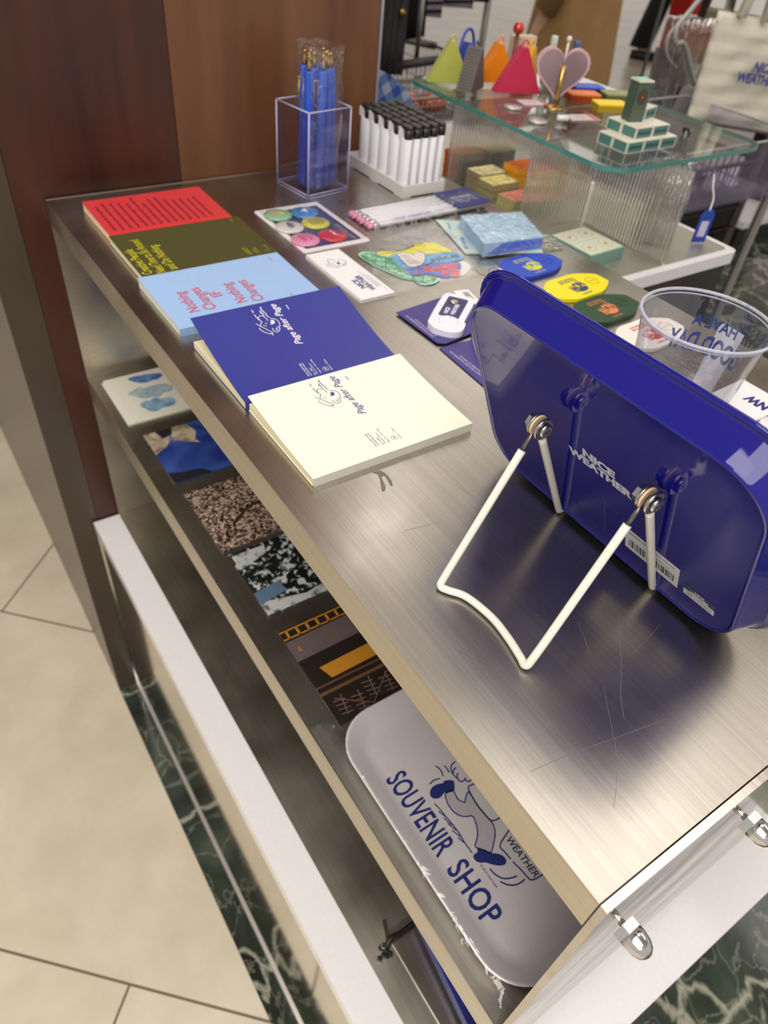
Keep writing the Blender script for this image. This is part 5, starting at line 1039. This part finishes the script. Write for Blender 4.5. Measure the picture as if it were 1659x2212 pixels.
bm = NB(); tube(bm, [(-.03, -.02, .150), (.27, -.02, .168)], .012, 8); obj('handle_bar', bm, DK, c1); bm = NB(); tube(bm, [(.06, .0, .15), (.062, .0, .34)], .007, 8); tube(bm, [(.0, .25, .19), (.28, .2, .145)], .012, 6); obj('upright', bm, GW, c1)
for i, (x, y, r, cc) in enumerate(((1.020, 1.60, .026, (226, 92, 36)), (1.110, 1.61, .030, (222, 84, 28)), (1.065, 1.66, .022, (196, 108, 90)))):
    bm = NB(); bmesh.ops.create_uvsphere(bm, u_segments=20, v_segments=12, radius=r, matrix=Matrix.Diagonal((1.3, 1, .75, 1)))
    one('toy', ('shiny orange toy at the left of the wire basket', 'shiny orange round toy with white eye at the right of the wire basket', 'dusty pink toy between the orange ones')[i], 'toy', bm, mat('toy_%d' % i, cc, .15, coat=.6), (x, y, -.140), 0, 'toys in the wire basket' , smooth=True)
c2 = wirebox('wire_basket', 'small wire basket holding the orange toys', 'basket', .97, 1.17, 1.56, 1.72, -.17, -.115, .014, GW)
rack(c2, 0, 0, .83, .20, .16, mat('white_gloss_acrylic', (232, 230, 232), 0.12))
# plaid bag just past the wood column
bm = NB(); P = [(-.06, -.10), (.10, -.10), (.105, -.045), (.075, .0), (.03, .028), (-.005, .040), (-.06, .042)]
prism(bm, P, -.02, .02, Matrix.Rotation(PI / 2, 4, 'X'))
pm = bpy.data.materials.new('blue_plaid'); pm.use_nodes = True; nt = pm.node_tree; bb = nt.nodes['Principled BSDF']; tc = nt.nodes.new('ShaderNodeTexCoord'); sp = nt.nodes.new('ShaderNodeSeparateXYZ'); mpp = nt.nodes.new('ShaderNodeMapping'); mpp.inputs['Rotation'].default_value = (0, .5, 0); nt.links.new(tc.outputs['Object'], mpp.inputs[0]); nt.links.new(mpp.outputs[0], sp.inputs[0])
def stripe(ax, per, w):
    a = nt.nodes.new('ShaderNodeMath'); a.operation = 'MULTIPLY'; a.inputs[1].default_value = 1 / per; nt.links.new(sp.outputs[ax], a.inputs[0]); b = nt.nodes.new('ShaderNodeMath'); b.operation = 'FRACT'; nt.links.new(a.outputs[0], b.inputs[0]); c = nt.nodes.new('ShaderNodeMath'); c.operation = 'LESS_THAN'; c.inputs[1].default_value = w; nt.links.new(b.outputs[0], c.inputs[0]); return c.outputs[0]
ad = nt.nodes.new('ShaderNodeMath'); ad.operation = 'ADD'; nt.links.new(stripe(0, .034, .5), ad.inputs[0]); nt.links.new(stripe(2, .034, .5), ad.inputs[1]); dv2 = nt.nodes.new('ShaderNodeMath'); dv2.operation = 'MULTIPLY'; dv2.inputs[1].default_value = .5; nt.links.new(ad.outputs[0], dv2.inputs[0])
rp = nt.nodes.new('ShaderNodeValToRGB'); rp.color_ramp.interpolation = 'CONSTANT'; rp.color_ramp.elements[0].color = lin((176, 190, 214)); rp.color_ramp.elements[1].position = .75; rp.color_ramp.elements[1].color = lin((50, 84, 172)); e = rp.color_ramp.elements.new(.3); e.color = lin((104, 134, 190)); nt.links.new(dv2.outputs[0], rp.inputs[0]); nt.links.new(rp.outputs[0], bb.inputs[0]); bb.inputs['Roughness'].default_value = .8
pbg = one('plaid_bag', 'blue plaid cloth bag just past the end of the wood column', 'bag', bm, pm, (.672, 1.25, .0), 0, None, .008)
bm = NB(); box(bm, 0, .22, 0, .14, 0, .899); one('display_plinth', 'white display plinth under the plaid bag', 'plinth', bm, mat('white_gloss_acrylic', (232, 230, 232), 0.12), (.60, 1.18, -1.0), 0, None, .002)
# garments hanging beyond
def drape(bm, pts_top, pts_bot, y, th, folds=7, M=None):
    """hanging cloth with vertical folds between two horizontal edges"""
    (xa, za), (xb, zb) = pts_top; (xc, zc), (xd, zd) = pts_bot; n = folds * 4; F = []; B = []
    rows = 6
    for s_, store in ((1, F), (-1, B)):
        for j in range(rows + 1):
            v = j / rows; r = []
            for i in range(n + 1):
                u = i / n; x = (xa + (xb - xa) * u) * (1 - v) + (xc + (xd - xc) * u) * v; z = (za + (zb - za) * u) * (1 - v) + (zc + (zd - zc) * u) * v
                r.append(bm.verts.new((x, y - s_ * th * (.5 + .35 * math.sin(u * folds * 2 * PI + v)), z)))
            store.append(r)
    for G in (F, B):
        for a, b in zip(G[:-1], G[1:]):
            for i in range(n): f = bm.faces.new((a[i], a[i + 1], b[i + 1], b[i])); f.smooth = True
    for a, b in zip(F[:-1], F[1:]): pass
    for G1, G2 in ((F, B),):
        for j in range(rows):
            bm.faces.new((G1[j][0], G1[j + 1][0], G2[j + 1][0], G2[j][0])); bm.faces.new((G1[j][n], G2[j][n], G2[j + 1][n], G1[j + 1][n]))
        for i in range(n): bm.faces.new((G1[0][i], G2[0][i], G2[0][i + 1], G1[0][i + 1])); bm.faces.new((G1[rows][i], G1[rows][i + 1], G2[rows][i + 1], G2[rows][i]))
def garment(name, label, top, bot, y, th, m, hanger=True):
    t = thing(name, label, 'garment', (0, 0, 0)); bm = NB(); drape(bm, top, bot, y, th); bmesh.ops.recalc_face_normals(bm, faces=bm.faces); obj('cloth', bm, m, t)
    return t
g1 = garment('jacket', 'dark grey jacket with a gold button hanging past the column', ((1.05, .345), (1.20, .345)), ((1.045, -.135), (1.185, -.140)), 1.90, .05, mat('charcoal_cloth', (74, 70, 72), .85, vary=.1, bscale=30))
bm = NB(); lathe(bm, [(.0001, 0), (.009, 0), (.009, .003), (.0001, .004)], 16, Matrix.Translation((1.165, 1.855, .010)) @ Matrix.Rotation(PI / 2, 4, 'X')); obj('button', bm, mat('brass', (196, 164, 96), .25, 1.0), g1)
sm = bpy.data.materials.new('striped_knit'); sm.use_nodes = True; nt = sm.node_tree; tc = nt.nodes.new('ShaderNodeTexCoord'); wv = nt.nodes.new('ShaderNodeTexWave'); wv.bands_direction = 'Z'; wv.inputs['Scale'].default_value = 14; nt.links.new(tc.outputs['Object'], wv.inputs[0]); rp = nt.nodes.new('ShaderNodeValToRGB'); rp.color_ramp.elements[0].position = .4; rp.color_ramp.elements[0].color = lin((62, 52, 58)); rp.color_ramp.elements[1].position = .5; rp.color_ramp.elements[1].color = lin((192, 190, 202)); nt.links.new(wv.outputs[1], rp.inputs[0]); nt.links.new(rp.outputs[0], nt.nodes['Principled BSDF'].inputs[0]); nt.nodes['Principled BSDF'].inputs['Roughness'].default_value = .85
garment('striped_shirt', 'grey and white striped knit shirt, nearer the grey jacket', ((1.40, .35), (1.55, .35)), ((1.412, -.052), (1.530, -.062)), 2.20, .06, sm)
garment('striped_shirt', 'grey and white striped knit shirt, right of the first one', ((1.56, .35), (1.69, .35)), ((1.560, -.036), (1.670, -.042)), 2.21, .05, sm)
garment('black_trousers', 'black trousers hanging below the striped shirts', ((1.32, .35), (1.40, .35)), ((1.325, -.100), (1.402, -.092)), 2.10, .05, BLK)
garment('black_shirt', 'black shirt at the right of the striped shirts', ((1.70, .35), (1.78, .35)), ((1.70, -.030), (1.78, -.034)), 2.26, .05, BLK)
rk = thing('clothes_rail', 'metal clothes rail carrying the shirts and jacket', 'clothes rail', (0, 0, 0))
bm = NB(); tube(bm, [(1.00, 1.85, .36), (1.85, 2.30, .36)], .012, 8); tube(bm, [(1.01, 1.855, .36), (1.01, 1.855, -1.0)], .012, 8); tube(bm, [(1.84, 2.295, .36), (1.84, 2.295, -1.0)], .012, 8); obj('rail', bm, GW, rk)

# people
SK = mat('skin', (214, 170, 144), .5)
def person(label, x, y, rz, coat, pants, coat_len, stride=.0, coat_w=.24, hair=(36, 26, 22)):
    t = thing('person', label, 'person', (x, y, -1.0), rz)
    V = [(0, 0, .95), (0, 0, 1.15), (0, 0, 1.36), (0, 0, 1.46), (0, -.01, 1.56), (0, -.01, 1.66)]; E = [(0, 1), (1, 2), (2, 3), (3, 4), (4, 5)]; Rd = [.12, .115, .11, .045, .085, .07]
    for s in (-1, 1):
        b = len(V); V += [(s * .09, 0, .88), (s * .095, -.02 + s * stride * .5, .48), (s * .10, .0 + s * stride, .09), (s * .11, -.13 + s * stride, .03)]; E += [(0, b), (b, b + 1), (b + 1, b + 2), (b + 2, b + 3)]; Rd += [.085, .055, .038, .03]
        b = len(V); V += [(s * .17, 0, 1.38), (s * .21, .02, 1.10), (s * .20, -.08, .86), (s * .20, -.11, .78)]; E += [(2, b), (b, b + 1), (b + 1, b + 2), (b + 2, b + 3)]; Rd += [.055, .042, .03, .028]
        h = len(V) - 1
        for f_ in range(5):
            b = len(V); ang = (f_ - 2) * .012; V += [(s * .20 + ang * .6, -.12 + ang, .74), (s * .20 + ang * .7, -.118 + ang * 1.1, .70 if f_ != 0 else .72)]; E += [(h, b), (b, b + 1)]; Rd += [.010, .008]
    me = bpy.data.meshes.new('body'); me.from_pydata(V, E, []); o = bpy.data.objects.new('body', me); C.objects.link(o); o.parent = t; me.materials.append(SK)
    sk = o.modifiers.new('skin', 'SKIN'); 
    for i, r in enumerate(Rd): me.skin_vertices[0].data[i].radius = (r, r)
    me.skin_vertices[0].data[0].use_root = True
    o.modifiers.new('sub', 'SUBSURF').levels = 1; o.modifiers['sub'].render_levels = 2
    bm = NB()
    for s in (-1, 1):
        loft(bm, [[(s * .09 + a * math.cos(2 * PI * k / 14), dy + a * math.sin(2 * PI * k / 14), z) for k in range(14)] for z, a, dy in ((.92, .105, 0), (.55, .095, -.01 + s * stride * .5), (.10, .10, s * stride))], True, True, None, True)
    obj('trousers', bm, mat('cloth_%d_%d_%d' % pants, pants, .85), t)
    for s in (-1, 1):
        bm = NB(); loft(bm, [oval(.048, .12, z, 16, -.05 + s * stride) for z in (.0, .03, .07)], True, True, Matrix.Translation((s * .105, 0, 0)), True); obj('shoe', bm, mat('black_shoe', (18, 16, 18), .4), t)
    bm = NB(); n = 40; lps = []
    for z, a, b, fo in ((1.44, .07, .07, 0), (1.40, .18, .11, 0), (1.2, .21, .15, .0), (.95, coat_w * .9, .17, .04), (.70, coat_w, .19, .07), (coat_len, coat_w * 1.08, .21, .10)):
        lps.append([((a * (1 + fo * math.sin(9 * 2 * PI * k / n))) * math.cos(2 * PI * k / n), (b * (1 + fo * math.sin(9 * 2 * PI * k / n))) * math.sin(2 * PI * k / n), z) for k in range(n)])
    loft(bm, lps, False, False, None, True)
    for s in (-1, 1): tube(bm, [(s * .17, 0, 1.37), (s * .215, .02, 1.10), (s * .20, -.08, .88)], .065, 12, r1=.055)
    obj('coat', bm, mat('cloth_%d_%d_%d' % coat, coat, .85, vary=.08, bscale=12), t)
    bm = NB(); bmesh.ops.create_uvsphere(bm, u_segments=20, v_segments=12, radius=.112, matrix=Matrix.Translation((0, .015, 1.665)) @ Matrix.Diagonal((.92, 1.02, 1.08, 1)))
    for v in bm.verts:
        if v.co.y < -.045 and v.co.z < 1.70: v.co.y += .07
    obj('hair', bm, mat('hair', hair, .6), t, smooth=True)
    bm = NB()
    for s in (-1, 1): bmesh.ops.create_uvsphere(bm, u_segments=8, v_segments=6, radius=.010, matrix=Matrix.Translation((s * .03, -.088, 1.61)))
    obj('eyes', bm, ink((30, 24, 22)), t); bm = NB(); bmesh.ops.create_cone(bm, segments=8, radius1=.014, radius2=.005, depth=.035, cap_ends=True, matrix=Matrix.Translation((0, -.098, 1.58))); box(bm, -.022, .022, -.092, -.084, 1.535, 1.542); obj('nose_and_mouth', bm, mat('skin_dark', (180, 120, 104), .5), t)
person('person in a long tan coat walking beyond the glass shelf', 2.62, 2.60, 3.64, (168, 132, 84), (96, 76, 52), .40, .05, .25)
person('person in black trousers and dark jacket far down the aisle', 6.38, 5.02, .9, (24, 20, 22), (16, 14, 16), .75, .16, .22)
bm = NB(); tube(bm, [(2.40, 2.0, .36), (2.40, 2.0, -1.0)], .006, 8); one('pole', 'thin dark metal pole standing in the aisle', 'pole', bm, DK)

# right hand display: tote, clear bags, wire baskets
tt = thing('tote_bag', 'white canvas tote bag with navy lettering hanging on the right', 'tote bag', (0, 0, 0))
P = [(1.442, .140), (1.86, .098), (1.90, -.148), (1.456, -.075)]
bm = NB(); n = 22; F = []; B = []
rd = random.Random(20)
for s_, st_ in ((1, F), (-1, B)):
    for j in range(n + 1):
        v = j / n; r = []
        for i in range(n + 1):
            u = i / n; x = (P[0][0] * (1 - u) + P[1][0] * u) * (1 - v) + (P[3][0] * (1 - u) + P[2][0] * u) * v; z = (P[0][1] * (1 - u) + P[1][1] * u) * (1 - v) + (P[3][1] * (1 - u) + P[2][1] * u) * v
            e = min(1, 8 * min(u, 1 - u, v, 1 - v)); yy = 1.10 - s_ * (.010 * e + .0035 * e * math.sin(u * 16 + v * 9) * math.sin(v * 13) + .002 * e * math.sin(v * 42 + u * 5)); r.append(bm.verts.new((x, yy, z)))
        st_.append(r)
for G in (F, B):
    for a, b in zip(G[:-1], G[1:]):
        for i in range(n): f = bm.faces.new((a[i], a[i + 1], b[i + 1], b[i])); f.smooth = True
bmesh.ops.remove_doubles(bm, verts=bm.verts, dist=.0005); bmesh.ops.recalc_face_normals(bm, faces=bm.faces); obj('bag_body', bm, mat('canvas', (222, 216, 198), .85, bump=.4, bscale=60, vary=.03), tt)
bm = NB(); tube(bm, [(1.515, 1.09, .128), (1.530, 1.09, .20), (1.55, 1.10, .36)], .012, 6); tube(bm, [(1.610, 1.09, .118), (1.60, 1.09, .20), (1.575, 1.10, .36)], .012, 6); obj('strap', bm, mat('canvas', (222, 216, 198), .85), tt)
TX_ = Matrix.Translation((1.655, 1.074, .020)) @ Matrix.Rotation(.12, 4, 'Y') @ Matrix.Rotation(PI / 2, 4, 'X')
bm = NB(); text(bm, 'NICE', -.052, 0, .018, w=.085, bold=.05, shear=.2, M=TX_); text(bm, 'WEATHER', -.100, -.024, .018, w=.175, bold=.05, M=TX_); obj('bag_print', bm, ink((52, 60, 140)), tt)
rail = thing('display_rail', 'chrome rail from which the tote bag hangs', 'rail', (0, 0, 0))
bm = NB(); tube(bm, [(1.40, 1.10, .362), (2.05, 1.10, .362)], .010, 8); tube(bm, [(1.99, 1.12, .36), (1.99, 1.12, -1.0)], .012, 8); box(bm, 1.46, 1.80, 1.14, 1.16, .118, .165); obj('bar', bm, chrome(), rail)
b1 = wirebox('wire_basket', 'black wire basket full of small clear packs under the tote bag', 'basket', 1.56, 1.84, 1.10, 1.36, -.38, -.20, .020, mat('black_wire', (52, 50, 48), .4, .6), r=.0022)
bm = NB(); box(bm, .01, .27, .02, .25, .004, .10); obj('liner', bm, mat('dark_liner', (40, 38, 36), .7, vary=.4, bscale=40), b1)
bm = NB(); box(bm, .30, .335, .02, .055, -.62, .60); box(bm, .30, .335, .24, .27, -.62, .10); obj('post', bm, mat('bronze_post', (84, 76, 66), .4, .5), b1)
rd = random.Random(31)
for k in range(7):
    bm = NB(); bmesh.ops.create_icosphere(bm, subdivisions=2, radius=.018, matrix=Matrix.Diagonal((1.4, 1, .7, 1)))
    for v in bm.verts: v.co += Vector((rd.uniform(-.003, .003), rd.uniform(-.003, .003), rd.uniform(-.003, .003)))
    one('clear_packet', 'small crinkled clear packet in the black wire basket, %s' % ('nearest the post', 'by the far rim', 'at the left front', 'in the centre', 'lowest at the front', 'behind the centre', 'at the right front')[k], 'packet', bm, film('packet_film', a=.35, rough=.1, crinkle=1, scale=60), (1.60 + .033 * k, 1.13 + .02 * (k % 3), -.262 + .0), rd.uniform(0, 3), 'clear packets in the wire basket')
bm = NB(); box(bm, 0, .9, 0, .6, 0, .03); w1 = one('white_platform', 'low white platform on a black base at the right edge', 'platform', bm, mat('white_gloss_acrylic', (232, 230, 232), 0.12), (3.30, 1.86, -.90), 0, None, .002)
bm = NB(); lathe(bm, [(.0001, 0), (.08, 0), (.11, .10), (.09, .22), (.05, .28)], 24); one('green_vase', 'dark green vase on the low white platform', 'vase', bm, mat('black_green_glass', (16, 26, 14), .08, coat=.6), (3.72, 2.08, -.868), smooth=True)
bm = NB(); box(bm, 0, .84, 0, .54, -.4999, -.4005); one('platform_base', 'black base under the low white platform', 'base', bm, mat('black_lacquer', (14, 14, 14), .4), (3.33, 1.89, -.5))
# clear carrier and grey bags left of the tote
cb = thing('clear_tote', 'clear vinyl bag with grey tubular handles beside the white tote', 'bag', (0, 0, 0))
bm = NB(); tube(bm, smooth_path([(1.561, 1.2, .20), (1.483, 1.2, .120), (1.454, 1.2, .09), (1.470, 1.2, .060), (1.506, 1.2, .053), (1.587, 1.2, -.03)], 6), .0055, 8); tube(bm, smooth_path([(1.60, 1.23, .10), (1.52, 1.23, .10), (1.475, 1.23, .07), (1.49, 1.23, .03), (1.54, 1.23, .0)], 6), .0035, 8); obj('handle', bm, mat('pale_tube', (186, 190, 188), .25, coat=.5), cb)
bm = NB(); drape(bm, ((1.50, .10), (1.66, .10)), ((1.53, -.13), (1.66, -.15)), 1.25, .03, 4); obj('vinyl_body', bm, film('vinyl', a=.35, rough=.15, crinkle=.8, scale=14), cb)
bm = NB(); drape(bm, ((1.90, .14), (2.10, .14)), ((1.92, -.06), (2.10, -.08)), 1.55, .05, 5); one('red_garment', 'red garment hanging behind the clear bag', 'garment', bm, ink((168, 30, 22)))
def greybag(label, P, y, rgb, m=None):
    y2 = y + .11; k = (y2 + .0217) / (y + .0217); P = [(-.1723 + (a + .1723) * k, .35 + (b - .35) * k) for a, b in P]; y = y2
    bm = NB(); prism(bm, P, -.02, .02, Matrix.Translation((0, y, 0)) @ Matrix.Rotation(PI / 2, 4, 'X')); return one('handbag', label, 'bag', bm, m or mat('bag_%d_%d_%d' % rgb, rgb, .35, .3, bump=.5, bscale=18, vary=.15), group='grey bags beside the tote', bevel=.008)
greybag('silver grey bag standing left of the tote, nearest the aisle', [(1.375, .060), (1.425, .052), (1.475, -.02), (1.50, -.075), (1.43, -.080), (1.385, -.04)], 1.16, (150, 148, 144))
greybag('lighter grey bag leaning against the tote', [(1.43, -.005), (1.49, .0), (1.53, -.06), (1.50, -.145), (1.44, -.150), (1.40, -.10)], 1.14 - .04, (184, 180, 170))
t = greybag('small pale pink pouch tucked between the grey bags', [(1.45, .06), (1.48, .05), (1.53, -.01), (1.49, -.03)], 1.20, (206, 184, 176))
# clear acrylic bin behind the glass shelf
ab = thing('acrylic_bin', 'clear acrylic bin holding the grey bags beyond the glass shelf', 'bin', (1.10, .85, -.16))
bm = NB()
for a in ((0, .42, 0, .003, 0, .12), (0, .42, .307, .31, 0, .12), (0, .003, .0031, .3069, 0, .12), (.417, .42, .0031, .3069, 0, .12)): box(bm, *a)
obj('walls', bm, AC, ab); bm = NB(); box(bm, .0031, .4169, .0031, .3069, 0, .003); obj('floor_panel', bm, AC, ab)
bm = NB(); Pq = [(0, 0, .12), (.42, 0, .12), (.42, .31, .12), (0, .31, .12), (0, 0, .12)]; tube(bm, Pq, .0022, 6); obj('edge', bm, mat('pale_tube', (186, 190, 188), .25), ab)
for lx, ly in ((.005, .005), (.405, .005), (.005, .295), (.405, .295)):
    bm = NB(); box(bm, lx, lx + .010, ly, ly + .010, -.84, -.0002); obj('leg', bm, mat('grey_liner', (150, 146, 140), .3), ab)
